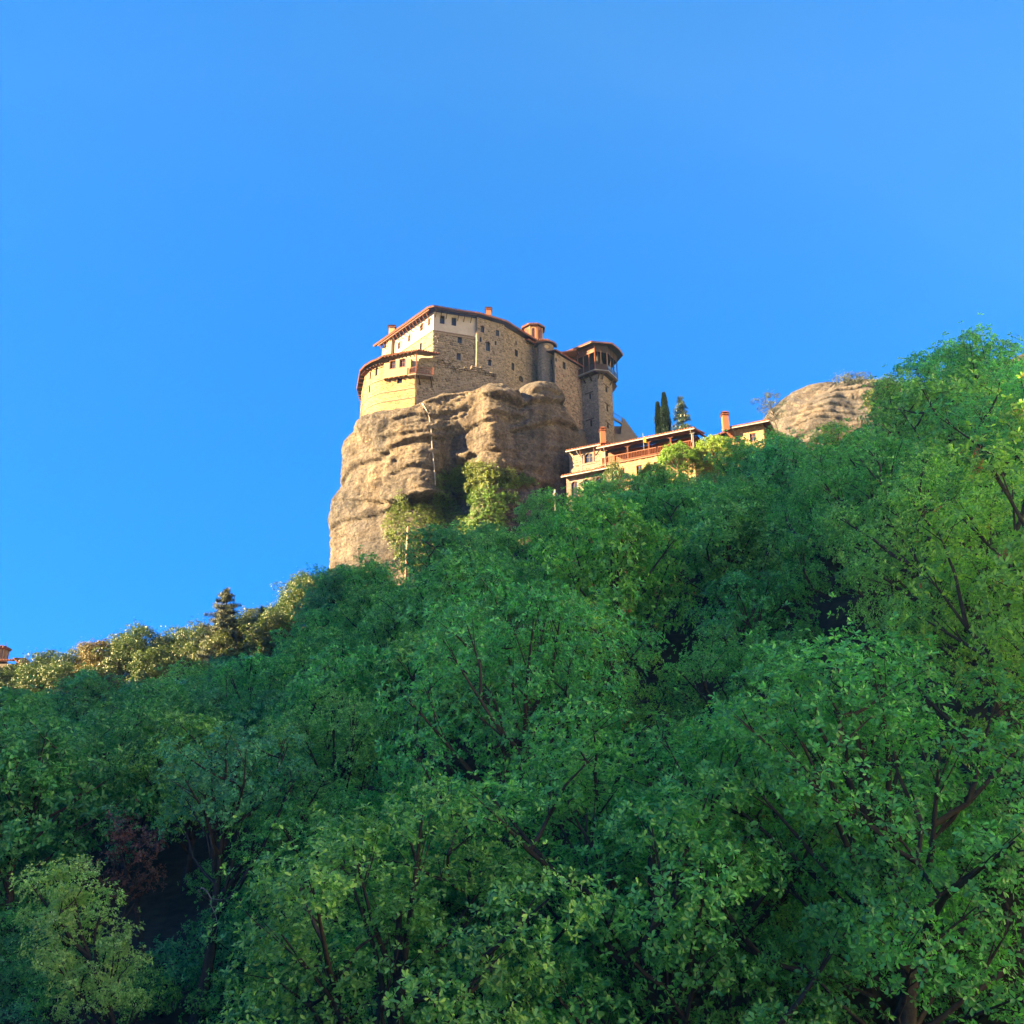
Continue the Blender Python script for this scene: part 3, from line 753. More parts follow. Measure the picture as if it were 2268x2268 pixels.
# timber bands
for (W, p, q, w_) in [(W1, (0, ZB), (L1 * .96, ZB), .13), (W1, (0, ZB - .42), (L1 * .96, ZB - .42), .12), (WL, (0, ZB), (LL, ZB), .10)]:
    mb = MB(); mb.bar(W.pt(p[0], p[1], .04), W.pt(q[0], q[1], .04), .12, w_); mb.build("timber_band", M['wood_o'], main)
for i in range(9):
    mb = MB(); a = L1 * .25 + i * L1 * .08; mb.box(W1.pt(a, ZB - .36, .0), (W1.d * .12).to_3d(), (W1.n * .09).to_3d(), (0, 0, .29)); mb.build("band_block", M['wood_o'], main)
for X0, X1, Y0, Y1 in [(1090, 1232, 652, 668), (1100, 1222, 780, 796), (1455, 1540, 740, 744), (1475, 1545, 822, 826)]:
    (xa, ya), (xb, yb) = zA(X0, Y0), zA(X1, Y1)
    a = W1.at(xa, ya); b = W1.at(xb, yb); mb = MB(); zz = (a[1] + b[1]) / 2
    mb.bar(W1.pt(max(a[0], .05), zz, .06), W1.pt(b[0], zz, .06), .12, .12); mb.build("timber_band", M['wood_o'], main)
(xa, ya), (xb, yb) = zA(935, 702), zA(1085, 655)
a = WL.at(xa, ya); b = WL.at(xb, yb); mb = MB(); mb.bar(WL.pt(a[0], a[1], .04), WL.pt(min(b[0], LL), a[1], .04), .1, .1); mb.build("timber_band", M['wood_o'], main)
# eave overhang and roof
OV = 1.15
def off_line(Wa, s, z, off): return Wa.pt(s, z, off)
ZR = ZE + .12
outer = [WL.pt(-1.0, ZR, OV), WL.pt(LL * .5, ZR, OV), WL.pt(LL + .12, ZR, OV), W1.pt(-.25, ZR, OV), W1.pt(L1 * .5, ZR, OV), W2.pt(.1, ZR, OV * .72), W2.pt(L2, ZR, OV * .7), W3.pt(L3 * .4, ZR, OV * .8), W3.pt(L3 * .82, ZR, OV * .8)]
inner = [WL.pt(1.6, ZR + 1.6, -3.0), WL.pt(LL * .5, ZR + 1.9, -3.4), WL.pt(LL - 2.6, ZR + 1.9, -3.4), W1.pt(2.4, ZR + 1.9, -3.4), W1.pt(L1 * .6, ZR + 1.9, -3.6), W2.pt(.4, ZR + 1.9, -4.0), W2.pt(L2, ZR + 1.8, -4), W3.pt(L3 * .4, ZR + 1.4, -3.2), W3.pt(L3 * .8, ZR + 1.2, -3)]
slab_roof(main, outer, inner, th=.17)
# struts that carry the eave
for i in range(15):
    s = LL * (i + .6) / 15.6; mb = MB()
    mb.bar(WL.pt(s, ZE - 1.15, .05), WL.pt(s, ZE - .02, OV * .82), .09, .09); mb.bar(WL.pt(s, ZE, .0), WL.pt(s, ZE, OV * .95), .1, .1)
    mb.build("eave_strut", M['wood_r'], main)
for X in (1110, 1180, 1255, 1410, 1490, 1582):
    s = W1.at(*zA(X, 300))[0]; mb = MB(); s = max(.1, s)
    mb.bar(W1.pt(s, ZE - 1.0, .05), W1.pt(s, ZE - .02, OV * .75), .1, .1); mb.build("eave_strut", M['wood'], main)
# purlin under the eave
mb = MB(); mb.bar(WL.pt(0, ZE - .06, OV * .8), WL.pt(LL, ZE - .06, OV * .8), .14, .14); mb.build("eave_beam", M['wood_r'], main)
mb = MB(); mb.bar(W1.pt(0, ZE - .06, OV * .8), W1.pt(L1, ZE - .06, OV * .8), .14, .14); mb.build("eave_beam", M['wood'], main)
# chimney breast on the left face and chimneys
a0 = WL.at(*zA(500, 640))[0]; a1 = WL.at(*zA(560, 640))[0]
if a1 < a0: a0, a1 = a1, a0
mb = MB(); mb.box(WL.pt(a0, ZBOT + 6, 0), (WL.d * (a1 - a0)).to_3d(), (WL.n * .55).to_3d(), (0, 0, ZE + .1 - ZBOT - 6)); mb.build("chimney_breast", M['plaster_y'], main)
q = WL.pt((a0 + a1) / 2, 0, .1); zt = P(868, 728, q.y)[2]
chimney(main, (q.x, q.y), .95, ZE - .2, zt, 'plaster_y')
q = P(1082, 700, 123.0); chimney(main, (q.x, q.y), .85, ZE - .5, P(1082, 688, 123).z, 'brick')
# second, lower eave above the far end of the wall
o2 = [W3.pt(L3 * .60, ZE - .55, .75), W3.pt(L3 * 1.0, ZE - .55, .75)]
i2 = [W3.pt(L3 * .60, ZE + .6, -2), W3.pt(L3 * 1.0, ZE + .6, -2)]
slab_roof(main, o2, i2, th=.14, name="lower_roof")

# ---------------------------------------------------------------- church: dome drum and apse
church = empty("church", (5.6, 128.5, 60), "small church with orange octagonal dome and rounded stone apse behind the main block", "church")
dx_, dy_, dr = P(1181, 730, 131.0).x, 131.0, 1.62
z_top = P(1183, 721, 129.5).z; z_bot = P(1183, 752, 129.5).z - 1.0
def octo(cx, cy, r, n=8, ph=math.pi / 8): return [(cx + r * math.cos(ph + 2 * math.pi * i / n), cy + r * math.sin(ph + 2 * math.pi * i / n)) for i in range(n)]
mb = MB(); mb.prism(octo(dx_, dy_, dr), z_bot, z_top); mb.build("dome_drum", M['brick'], church)
pts = octo(dx_, dy_, dr)
for i in range(8):
    a, b = Vector(pts[i]), Vector(pts[(i + 1) % 8]); W = Wall(a, b - a); L = (b - a).length
    if W.n.y > .5: continue
    mb = MB(); r = L * .33; cz = z_top - .35 - r
    ap = [W.pt(L / 2 - r, z_bot + 1.0, .03)] + [W.pt(L / 2 - r * math.cos(t), cz + r * math.sin(t), .03) for t in [k * math.pi / 8 for k in range(9)]] + [W.pt(L / 2 + r, z_bot + 1.0, .03)]
    for u, v in zip(ap, ap[1:]): mb.bar(u, v, .11, .11)
    mb.bar(W.pt(0, z_bot + .5, .02), W.pt(0, z_top, .02), .14, .14)
    mb.build("blind_arch", M['plaster_y'] if i % 2 else M['brick'], church)
    g = MB(); w_ = r * .3; g.box(W.pt(L / 2 - w_, z_bot + 1.25, .0), (W.d * 2 * w_).to_3d(), (W.n * .02).to_3d(), (0, 0, cz + r * .4 - z_bot - 1.25)); g.build("window", M['glass'], church)
ring = octo(dx_, dy_, dr + .45); apex = [(dx_ + (p[0] - dx_) * .05, dy_ + (p[1] - dy_) * .05) for p in ring]
slab_roof(church, [(p[0], p[1], z_top) for p in ring], [(p[0], p[1], z_top + .45) for p in apex], th=.16, closed=True, name="dome_roof", pitch_tiles=.34)
mb = MB(); c_ = Vector((dx_, dy_, z_top + .5)); mb.bar(c_, c_ + Vector((0, 0, .65)), .04); mb.bar(c_ + Vector((-.16, 0, .45)), c_ + Vector((.16, 0, .45)), .04); mb.build("cross", M['wood'], church)
mb = MB(); mb.box((dx_ - 2.1, dy_ - 2.0, z_bot - 8), (4.2, 0, 0), (0, 4, 0), (0, 0, 8.2)); mb.build("church_wall", M['stone_y'], church)
slab_roof(church, [(dx_ - 2.5, dy_ - 2.4, z_bot + .3), (dx_ + 2.5, dy_ - 2.4, z_bot + .3), (dx_ + 2.5, dy_ + 2.4, z_bot + .3), (dx_ - 2.5, dy_ + 2.4, z_bot + .3)], [(dx_ - 1.4, dy_ - 1.3, z_bot + .9), (dx_ + 1.4, dy_ - 1.3, z_bot + .9), (dx_ + 1.4, dy_ + 1.3, z_bot + .9), (dx_ - 1.4, dy_ + 1.3, z_bot + .9)], th=.14, closed=True, name="drum_base_roof")
# apse
AY = 126.2; al = P(1190, 790, AY).x; ar = P(1227, 790, AY).x; acx = (al + ar) / 2; arr = (ar - al) / 2
acy = AY + .3
azt = P(1208, 757, AY - arr).z
ap = [(acx + arr * math.cos(t), acy + arr * math.sin(t)) for t in [math.pi + k * math.pi / 6 for k in range(7)]]
mb = MB(); 
apz = [Vector(p) for p in ap]
for i in range(6):
    W = Wall(apz[i], apz[i + 1] - apz[i]); L = (apz[i + 1] - apz[i]).length
    hs = []
    if i == 4: hs = [[L * .25, L * .75, P(1219, 811, AY).z, P(1219, 800, AY).z]]
    wall_face(mb, W, 0, L, ZBOT, azt, hs)
    add_stones(W, 0, L, 60, azt, hs, church, pr=(.02, .08), w=(.2, .4))
    for h in hs: window(W, h, church, bars=False, fw=.05)
mb.build("apse_wall", M['mortar'], church)
k = 14; rg = [(acx + (arr + .5) * math.cos(t), acy + (arr + .5) * math.sin(t), azt) for t in [math.pi * .95 + q * math.pi * 1.1 / (k - 1) for q in range(k)]]
slab_roof(church, rg, [(acx + .05 * math.cos(q), acy + .6, azt + .9) for q in range(k)], th=.16, name="apse_roof", pitch_tiles=.34)
W = Wall(apz[3], apz[4] - apz[3]); mb = MB(); r = .38; c_ = W.pt(.1, azt - .75, .08)
vs_ = [c_] + [c_ + (W.d * r * math.cos(t)).to_3d() + Vector((0, 0, r * .8 * math.sin(t))) for t in [q * math.pi / 6 for q in range(12)]]
mb.add(vs_, [(0, 1 + i, 1 + (i + 1) % 12) for i in range(12)]); mb.build("glazed_roundel", M['plaster_y'], church)

# ---------------------------------------------------------------- connecting wing between church and tower
wing = empty("connecting_wing", (6.6, 124, 57), "narrow pinkish rubble stone wing between the apse and the lookout tower", "building")
r_ = ray(1228, 780); S0 = Vector((r_.x / r_.y * 124, 124.0)); dS = d3
zS = r_.z / r_.y * 124
S1 = V2(S0, dS, meet(S0, dS, 1290, 810)); WS = Wall(S0, S1 - S0); LS = (S1 - S0).length
hs = [rz(WS, zD, 108, 148, 558, 652), rz(WS, zD, 283, 357, 660, 832)]
mb = MB(); wall_face(mb, WS, 0, LS, 46, zS, hs); mb.quad((S0.x, S0.y, 46), (S0.x, S0.y, zS), (S0.x - .6, S0.y + 6, zS), (S0.x - .6, S0.y + 6, 46))
mb.build("stone_wall", M['mortar'], wing); add_stones(WS, 0, LS, 52, zS, hs, wing, 'stone_p', pr=(.02, .09), w=(.2, .5))
for h in hs: window(WS, h, wing, fw=.07)
slab_roof(wing, [WS.pt(-.3, zS, .5), WS.pt(LS * .5, zS, .5), WS.pt(LS, zS, .5)], [WS.pt(-.3, zS + .6, -1.5), WS.pt(LS * .5, zS + .6, -1.5), WS.pt(LS, zS + .6, -1.5)], th=.13)

# ---------------------------------------------------------------- lookout tower with timber loggia
tower = empty("lookout_tower", (12.8, 117.5, 47), "tall stone tower with an overhanging dark timber loggia at its top", "tower")
T0 = Vector((P(1325, 860, 127.0).x, 127.0)); dT = Vector((-1.14, 1)).normalized(); dR = Vector((3.5, 1)).normalized(); dQ = Vector((.66, 1)).normalized()
TL = V2(T0, dT, meet(T0, dT, 1279, 880)); T1 = V2(T0, dR, meet(T0, dR, 1338, 880)); T2 = V2(T1, dQ, meet(T1, dQ, 1357.5, 890)); T3 = V2(T2, (-.3, 1), 3.0); T4 = V2(TL, (.6, 1), 3.2)
zF = P(1325, 816, 126.0).z
zTT = zF - .35
WTa = Wall(TL, T0 - TL); WTb = Wall(T0, T1 - T0); WTc = Wall(T1, T2 - T1)
ha = [rz(WTa, zD, 903, 953, 1405, 1545), rz(WTa, zB, 1365, 1397, 1630, 1720)]
hb = [rz(WTb, zD, 1150, 1160, 1250, 1255)] if False else []
hc = [rz(WTc, zD, 1300, 1345, 1250, 1385), rz(WTc, zD, 1325, 1362, 1690, 1840), rz(WTc, zH, 930, 957, 290, 362)]
hc = [[max(h[0], .12), min(h[1], (T2 - T1).length - .12), h[2], h[3]] for h in hc if h[1] > .3]
mb = MB()
wall_face(mb, WTa, 0, (T0 - TL).length, 34, zTT, ha); wall_face(mb, WTb, 0, (T1 - T0).length, 34, zTT, []); wall_face(mb, WTc, 0, (T2 - T1).length, 34, zTT, hc)
for a, b in ((T2, T3), (T3, T4), (T4, TL)): mb.quad((a.x, a.y, 34), (b.x, b.y, 34), (b.x, b.y, zTT), (a.x, a.y, zTT))
mb.build("tower_wall", M['mortar'], tower)
for W, L, hh in ((WTa, (T0 - TL).length, ha), (WTb, (T1 - T0).length, []), (WTc, (T2 - T1).length, hc)):
    add_stones(W, 0, L, 47, zTT - .1, hh, tower, 'stone', pr=(.02, .08), w=(.2, .5), h=(.18, .28))
    for h in hh:
        window(W, h, tower, bars=False, fw=.05)
        mb = MB(); mb.bar(W.pt(h[0] - .7, h[3] + .1, .04), W.pt(min(h[1] + .5, L), h[3] + .1, .04), .12, .12); mb.build("lintel", M['wood'], tower)
# floor slab
def ring_of(off): return [offp for offp in offset_poly([TL, T0, T1, T2, T3, T4], off)]
SL = [Vector(p) for p in ring_of(1.05)]
kx = V2(TL, (WTa.n.x, WTa.n.y), 1.05)
SL[0] = V2(kx, (T0 - TL).normalized(), -.35)
mb = MB(); mb.prism([tuple(p) for p in SL], zF - .16, zF); mb.build("loggia_floor", M['slab'], tower)
mb = MB(); mb.prism([tuple(p) for p in offset_poly([TL, T0, T1, T2, T3, T4], .78)], zF - .42, zF - .163); mb.build("floor_joists", M['wood'], tower)
for W, L, ks in ((WTa, (T0 - TL).length, (.1, .42, .72)), (WTb, (T1 - T0).length, (.02, .75)), (WTc, (T2 - T1).length, (.7,))):
    for k in ks:
        mb = MB(); mb.bar(W.pt(L * k, zF - 1.35, .05), W.pt(L * k, zF - .40, .85), .17, .17); mb.build("bracket", M['wood'], tower)
# loggia walls: posts, panels below, frieze above, dark inner room
LO = [Vector(p) for p in offset_poly([TL, T0, T1, T2, T3, T4], .9)]
LO[0] = V2(V2(TL, (WTa.n.x, WTa.n.y), .9), (T0 - TL).normalized(), -.2)
zEv = P(1323, 753, 124.8).z
hL_ = zEv - zF
IN = [tuple(p) for p in offset_poly([TL, T0, T1, T2, T3, T4], -.1)]
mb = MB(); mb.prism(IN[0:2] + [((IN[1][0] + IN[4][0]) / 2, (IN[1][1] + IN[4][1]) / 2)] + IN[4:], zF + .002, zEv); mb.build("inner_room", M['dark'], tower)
for i in range(5):
    a, b = LO[i], LO[i + 1]; W = Wall(a, b - a); L = (b - a).length
    nb = max(1, round(L / 1.25))
    for k in range(nb + 1):
        if k == nb and i < 4: continue
        s = L * k / nb
        mb = MB(); mb.bar(W.pt(s, zF + .002, 0), W.pt(s, zEv, 0), .14, .14); mb.build("post", M['wood_r'] if i == 0 and k > 0 or i == 1 and k == 0 else M['wood'], tower)  # sunward posts get lighter wood, standing in for sunlight
    # frieze: lighter wood on the left face paints in its sunlight
    mb = MB(); fz = zEv - hL_ * .28
    mb.box(W.pt(.08, fz + .1, -.03), (W.d * (L - .16)).to_3d(), (W.n * .05).to_3d(), (0, 0, zEv - fz - .25))
    mb.bar(W.pt(.08, fz, 0), W.pt(L - .08, fz, 0), .1, .1); mb.bar(W.pt(.08, zEv - .1, 0), W.pt(L - .08, zEv - .1, 0), .12, .12)
    mb.build("frieze", M['wood_r'] if i == 0 else M['wood'], tower)
    mb = MB(); nk = int(L / .2)
    for k in range(nk): mb.bar(W.pt((k + .5) * L / nk, fz + .16, .035), W.pt((k + .5) * L / nk, zEv - .2, .035), .05, .03)
    mb.build("frieze_fretwork", M['wood'], tower)
    if i in (0, 1):
        # vertical boards of the parapet
        nb_ = max(3, int(L / .17)); me = None
        pn = MB(); pn.bar(W.pt(.08, zF + 1.02, 0), W.pt(L - .08, zF + 1.02, 0), .1, .08); rr = pn.build("parapet", M['wood'], tower)
        for k in range(nb_):
            p = W.pt(.08 + (k + .06) * (L - .16) / nb_, zF + .03, -.03)
            if me is None:
                b_ = MB(); b_.box(p, (W.d * ((L - .16) / nb_ * .88)).to_3d(), (W.n * .045).to_3d(), (0, 0, .93)); me = b_.mesh("board", M['wood']); p0_ = p.copy()
            o = bpy.data.objects.new("board", me); col.objects.link(o); o.parent = rr; o.location = p - p0_
    else:
        railing(W, .1, L - .1, zF, zF + 1.0, tower, step=.15, mat='blue', r=.03)
# loggia roof
RO = [Vector(p) for p in offset_poly([TL, T0, T1, T2, T3, T4], 2.0)]
cc = sum((Vector(p) for p in (T0, T1, T2, T3, T4, TL)), Vector((0, 0))) / 6
RO[0] = V2(V2(TL, (WTa.n.x, WTa.n.y), 2.0), (T0 - TL).normalized(), -1.2)
mid = (RO[2] + RO[3]) / 2 + (RO[2] + RO[3] - 2 * cc).normalized() * .25
RO = RO[:3] + [mid] + RO[3:]
slab_roof(tower, [(p.x, p.y, zEv - .12) for p in RO], [(cc.x + (p.x - cc.x) * .06, cc.y + (p.y - cc.y) * .06, zEv + .75) for p in RO], th=.16, closed=True)
mb = MB(); a = RO[0]; b = RO[1]; mb.bar((a.x, a.y, zEv - .13), (b.x, b.y, zEv - .13), .06, .14); mb.build("fascia", M['wood_r'], tower)
# small lean-to hanging behind the tower
q0 = P(1354, 868, 130); q1 = P(1367, 856, 130); q2 = P(1360, 844, 130)
mb = MB(); mb.add([q0, q1, q2, P(1354, 845, 130)] , [(0, 1, 2, 3)]); mb.add([Vector(v) + Vector((-.3, 1.6, 0)) for v in (q0, q1, q2, P(1354, 845, 130))], [(3, 2, 1, 0)])
for i in range(4): k = i; mb.f.append((k, 4 + k, 4 + (k + 1) % 4, (k + 1) % 4))
mb.build("lean_to", M['wood'], tower)

# roof that joins tower and wing
j0 = P(1237, 783, 126); j1 = P(1277, 776, 126.5); j2 = Vector((11.9, 131.0, j1.z + .6)); j3 = P(1240, 779, 130)
slab_roof(wing, [j0, j1], [j3, j2], th=.13, name="link_roof")

# ---------------------------------------------------------------- lower left wing (annex)
annex = empty("lower_wing", (-16, 116, 55), "sunlit golden rounded stone wing with a cream plastered bay at the rock's left edge", "building")
A0 = Vector((-13.93, 114.0)); dA = Vector((-3.13, 1)).normalized(); dB = Vector((-1.04, 1)).normalized(); dC = Vector((-.32, 1)).normalized()
A1 = V2(A0, dA, meet(A0, dA, 866, 840)); A2 = V2(A1, dA, .0)
B0 = V2(A0, dA, meet(A0, dA, 853, 830)); 
Bp = [A0, B0]
dirs = [Vector((-2.2, 1)).normalized(), Vector((-1.45, 1)).normalized(), Vector((-1.0, 1)).normalized(), Vector((-.62, 1)).normalized(), Vector((-.25, 1)).normalized()]
for dd, px in zip(dirs, (841, 829, 817, 807, 802)):
    Bp.append(V2(Bp[-1], dd, meet(Bp[-1], dd, px, 850)))
Bp.append(V2(Bp[-1], (-.02, 1), 3.5)); Bp.append(V2(Bp[-1], (.8, 1), 3.5))
zAt = P(921, 800, 114.0).z + .2
zA0_ = 53.5
mb = MB()
wins_px = [(zA, 213, 252, 990, 1092), (zA, 298, 343, 930, 1040), (zA, 155, 176, 1070, 1162), (zA, 203, 240, 1183, 1272), (zA, 600, 668, 1065, 1142)]
segs = [Wall(Bp[i + 1], Bp[i] - Bp[i + 1]) for i in range(len(Bp) - 1)]
LSg = [(Bp[i] - Bp[i + 1]).length for i in range(len(Bp) - 1)]
seg_h = {i: [] for i in range(len(segs))}
for z_, X0, X1, Y0, Y1 in wins_px:
    x0, y0 = z_(X0, Y0); x1, y1 = z_(X1, Y1); xm = (x0 + x1) / 2
    for i, W in enumerate(segs):
        s = W.at(xm, (y0 + y1) / 2)[0]
        if 0 <= s <= LSg[i]:
            h = W.rect(x0, x1, y0, y1); h[0] = max(h[0], .06); h[1] = min(h[1], LSg[i] - .06)
            if h[1] - h[0] > .15: seg_h[i].append(h)
            break
for i, W in enumerate(segs):
    wall_face(mb, W, 0, LSg[i], zA0_, zAt, seg_h[i])
    if i < 6: add_stones(W, 0, LSg[i], 55, zAt, seg_h[i], annex, 'stone_y', pr=(.01, .06), w=(.22, .5), h=(.18, .28))
    for h in seg_h[i]: window(W, h, annex, 'wood_r' if h[3] > zAt - 2.4 else 'wood', bars=True, fw=.07)
# the shaded return wall to the right of the corner
WA = Wall(A0, (.55, 1)); wall_face(mb, WA, 0, 4.5, zA0_, zAt)
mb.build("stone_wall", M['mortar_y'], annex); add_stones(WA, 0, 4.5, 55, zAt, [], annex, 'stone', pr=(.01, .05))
# timber bands round the curve
for zb in (P(900, 861, 114.3).z, P(900, 882, 114.3).z, P(830, 846, 116.5).z - .1):
    mb = MB()
    for i, W in enumerate(segs[:6]):
        if zb > zAt - 4.2 and i == 0: continue
        mb.bar(W.pt(0, zb, .05), W.pt(LSg[i], zb, .05), .09, .1)
    mb.build("timber_band", M['wood_o'], annex)
# cream bay carried on joists
WB = Wall(B0, A0 - B0); LB = (A0 - B0).length; s0b = 0.0; s1b = WB.at(909, 815)[0]
zb0 = WB.at(880, 833)[1]; 
hb = [rz(WB, zA, 505, 575, 843, 942), rz(WB, zA, 635, 706, 818, 920)]
bayW = Wall(B0, A0 - B0, .55)
hb = [rz(bayW, zA, 505, 575, 843, 942), rz(bayW, zA, 635, 706, 818, 920)]
zb0 = bayW.at(*zA(610, 1045))[1]; s1b = bayW.at(909, 815)[0]
mb = MB(); wall_face(mb, bayW, 0, s1b, zb0, zAt, hb, depth=.3)
mb.quad(bayW.pt(0, zb0, 0), bayW.pt(0, zAt, 0), bayW.pt(0, zAt, -.55), bayW.pt(0, zb0, -.55))
mb.quad(bayW.pt(s1b, zb0, -.55), bayW.pt(s1b, zAt, -.55), bayW.pt(s1b, zAt, 0), bayW.pt(s1b, zb0, 0))
mb.quad(bayW.pt(0, zb0, -.55), bayW.pt(s1b, zb0, -.55), bayW.pt(s1b, zb0, 0), bayW.pt(0, zb0, 0))
mb.build("bay", M['plaster_y'], annex)
for h in hb:
    w_ = window(bayW, h, annex, 'wood_r', fw=.08)
    mb = MB()
    for (u0, u1, v0, v1) in ((h[0] - .08, h[0], h[2] - .08, h[3] + .08), (h[1], h[1] + .08, h[2] - .08, h[3] + .08), (h[0], h[1], h[3], h[3] + .08), (h[0], h[1], h[2] - .08, h[2])):
        mb.box(bayW.pt(u0, v0, .0), (bayW.d * (u1 - u0)).to_3d(), (bayW.n * .04).to_3d(), (0, 0, v1 - v0))
    mb.build("window_surround", M['wood_r'], annex)
for k in range(6):
    s = .15 + k * (s1b - .3) / 5; mb = MB(); mb.bar(WB.pt(s, zb0 - .12, 0), WB.pt(s, zb0 - .12, .62), .14, .18); mb.build("joist", M['wood_r'], annex)
# door recess right of the bay
mb = MB(); a = bayW.at(*zA(795, 900))[0]; b = bayW.at(*zA(850, 900))[0]
mb.box(WB.pt(a, zb0 + .35, .02), (WB.d * (b - a)).to_3d(), (WB.n * .05).to_3d(), (0, 0, zAt - zb0 - .35)); mb.build("door", M['slab'], annex)
mb = MB(); mb.bar(bayW.pt(s1b + .06, zb0, -.05), bayW.pt(s1b + .06, zAt, -.05), .12, .12); mb.build("corner_post", M['wood'], annex)
# balcony
BC = V2(V2(A0, (WB.n.x, WB.n.y), .9), (1, .12), .35)
zbf = P(931, 826, BC.y).z
dBr = Vector((1.0, .26)).normalized()
BR = V2(BC, dBr, meet(BC, dBr, 959, 832)); BLf = V2(BC, WB.d, -1.3)
WBf = Wall(BLf, BC - BLf); WBr = Wall(BC, BR - BC)
mb = MB(); mb.prism([tuple(BLf), tuple(BC), tuple(BR), (BR.x + .1, BR.y + 2.6), (BLf.x + .3, BLf.y + 1.2)], zbf - .22, zbf); mb.build("balcony_floor", M['wood_o'], annex)
rt = zbf + 1.0
railing(WBf, 0, (BC - BLf).length, zbf, rt, annex, step=.2, mat='wood_r', r=.035, name="balcony_railing")
railing(WBr, 0, (BR - BC).length, zbf, rt, annex, step=.2, mat='wood_r', r=.035, name="balcony_railing")
zrf = P(930, 779, BC.y - .3).z
for p, zt_ in ((BC, zrf), (BR, rt + .25), (BLf, rt)):
    mb = MB(); mb.bar((p.x, p.y, zbf), (p.x, p.y, zt_), .16, .16); mb.build("balcony_post", M['wood_r'], annex)
for t in (.15, .85):
    p = BC.lerp(BR, t); mb = MB(); mb.bar((p.x + .3, p.y + 2.2, zbf - 2.0), (p.x, p.y + .2, zbf - .22), .16, .16); mb.build("balcony_bracket", M['wood'], annex)
mb = MB(); p = A0; mb.bar((p.x - .05, p.y - .05, zbf - 1.9), (BC.x - .1, BC.y + .1, zbf - .2), .14, .14); mb.build("balcony_bracket", M['wood_o'], annex)
# annex roof
oR = [BR.to_3d() + Vector((.9, -.1, 0)), BC.to_3d() + Vector((.15, -.55, 0))] + [Vector((p.x, p.y, 0)) for p in [V2(B0, (WB.n.x, WB.n.y), 1.2)]]
for i in range(1, 7):
    n_ = (segs[i].n + segs[min(i + 1, 7)].n).normalized(); oR.append((Bp[i + 1] + n_ * .75).to_3d())
oR.append((Bp[-1] + Vector((-1.0, .6))).to_3d())
zr_ = zrf + .03
for p in oR: p.z = zr_
oR[0].z = zr_ 
icx = Vector((-15.5, 120.5))
inn = []
for p in oR:
    v = icx - Vector((p.x, p.y)); v = v.normalized() * min(3.2, v.length * .8); inn.append(Vector((p.x + v.x, p.y + v.y, zr_ + 1.15)))
slab_roof(annex, oR[::-1], inn[::-1], th=.13, pitch_tiles=.36)
# rafters of the annex eave
for i in range(1, 7):
    W = segs[i]
    for k in range(2 if LSg[i] < 1.6 else 4):
        s = LSg[i] * (k + .5) / (2 if LSg[i] < 1.6 else 4); mb = MB(); mb.bar(W.pt(s, zAt + .02, 0), W.pt(s, zAt + .0, .7), .1, .1); mb.build("rafter", M['wood_r'], annex)
for k in range(8):
    s = LB * (k + .5) / 8; mb = MB(); mb.bar(WB.pt(s, zr_ - .09, 0), WB.pt(s, zr_ - .09, 1.15), .1, .1); mb.build("rafter", M['wood_r'], annex)
mb = MB(); mb.prism([tuple(p) for p in [A0] + Bp[1:] + [(-12, 122)]][::-1], zAt, zAt + .05); mb.build("ceiling_board", M['wood'], annex)

# ---------------------------------------------------------------- sloping retaining wall below the main block
ret = empty("retaining_wall", (-9, 115, 56), "grey sloping rubble retaining wall between the balcony and the rock ledges", "wall")
WR = Wall((A0.x + .05, A0.y + .4), (1, .30))
prof_t = [zA(850, 1000), zA(900, 800), zA(1130, 800), zA(1300, 862), zA(1480, 925), zA(1660, 905), zA(1800, 960), zA(1932, 1010)]
tp = [WR.at(*p) for p in prof_t]; tp = [(max(a, 0), z) for a, z in tp]
ts = [a for a, _ in tp]; tz = [z for _, z in tp]
def top_fn(s): return float(np.interp(s, ts, tz))
mb = MB(); k = 40; Lr = ts[-1]
for i in range(k):
    a, b = Lr * i / k, Lr * (i + 1) / k
    za, zb = top_fn(a), top_fn(b)
    mb.quad(WR.pt(a, 54), WR.pt(b, 54), WR.pt(b, zb), WR.pt(a, za)); mb.quad(WR.pt(a, za), WR.pt(b, zb), WR.pt(b, zb - .1, -6), WR.pt(a, za - .1, -6))
mb.quad(WR.pt(Lr, 54), WR.pt(Lr, 54, -6), WR.pt(Lr, tz[-1] - .1, -6), WR.pt(Lr, tz[-1]))
mb.build("wall_face", M['mortar'], ret)
add_stones(WR, 0, Lr, 57, 70, [], ret, 'stone', pr=(.03, .14), w=(.25, .55), h=(.2, .32), top=lambda s: top_fn(s) - .1)
o = stones(WR, 3.0, Lr, 58, 70, [], rnd, pr=(.2, .42), w=(.3, .7), h=(.25, .4), top=top_fn, bottom=lambda s: top_fn(s) - 1.1).build("coping_stones", M['stone'], ret); o["kind"] = "stuff"

# ---------------------------------------------------------------- bridge and stair wall behind the tower
stair = empty("stair_wall", (16, 124, 46), "grey stone stair wall with a blue railed footbridge behind the lookout tower", "wall")
Y0s = 131.0
pts = [(1356, 960), (1375, 962), (1378, 926), (1381, 925), (1400, 951), (1416, 973), (1420, 1010), (1356, 1010)]
va = [P(px, py, Y0s) for px, py in pts]; va[-1].z = va[-2].z = 44
mb = MB(); n = len(va); mb.add(va + [v + Vector((0, 1.4, 0)) for v in va], [tuple(range(n))[::-1], tuple(range(n, 2 * n))] + [(i, (i + 1) % n, n + (i + 1) % n, n + i) for i in range(n)])
mb.build("stair_flank", M['mortar'], stair)
u0 = P(1354, 944, 132.0); u1 = P(1380, 944, 132.0); mb = MB(); mb.box((u0.x, 132.0, 40), (u1.x - u0.x, 0, 0), (0, 2.5, 0), (0, 0, u1.z - 40)); mb.build("bridge_pier", M['stone_p'], stair)
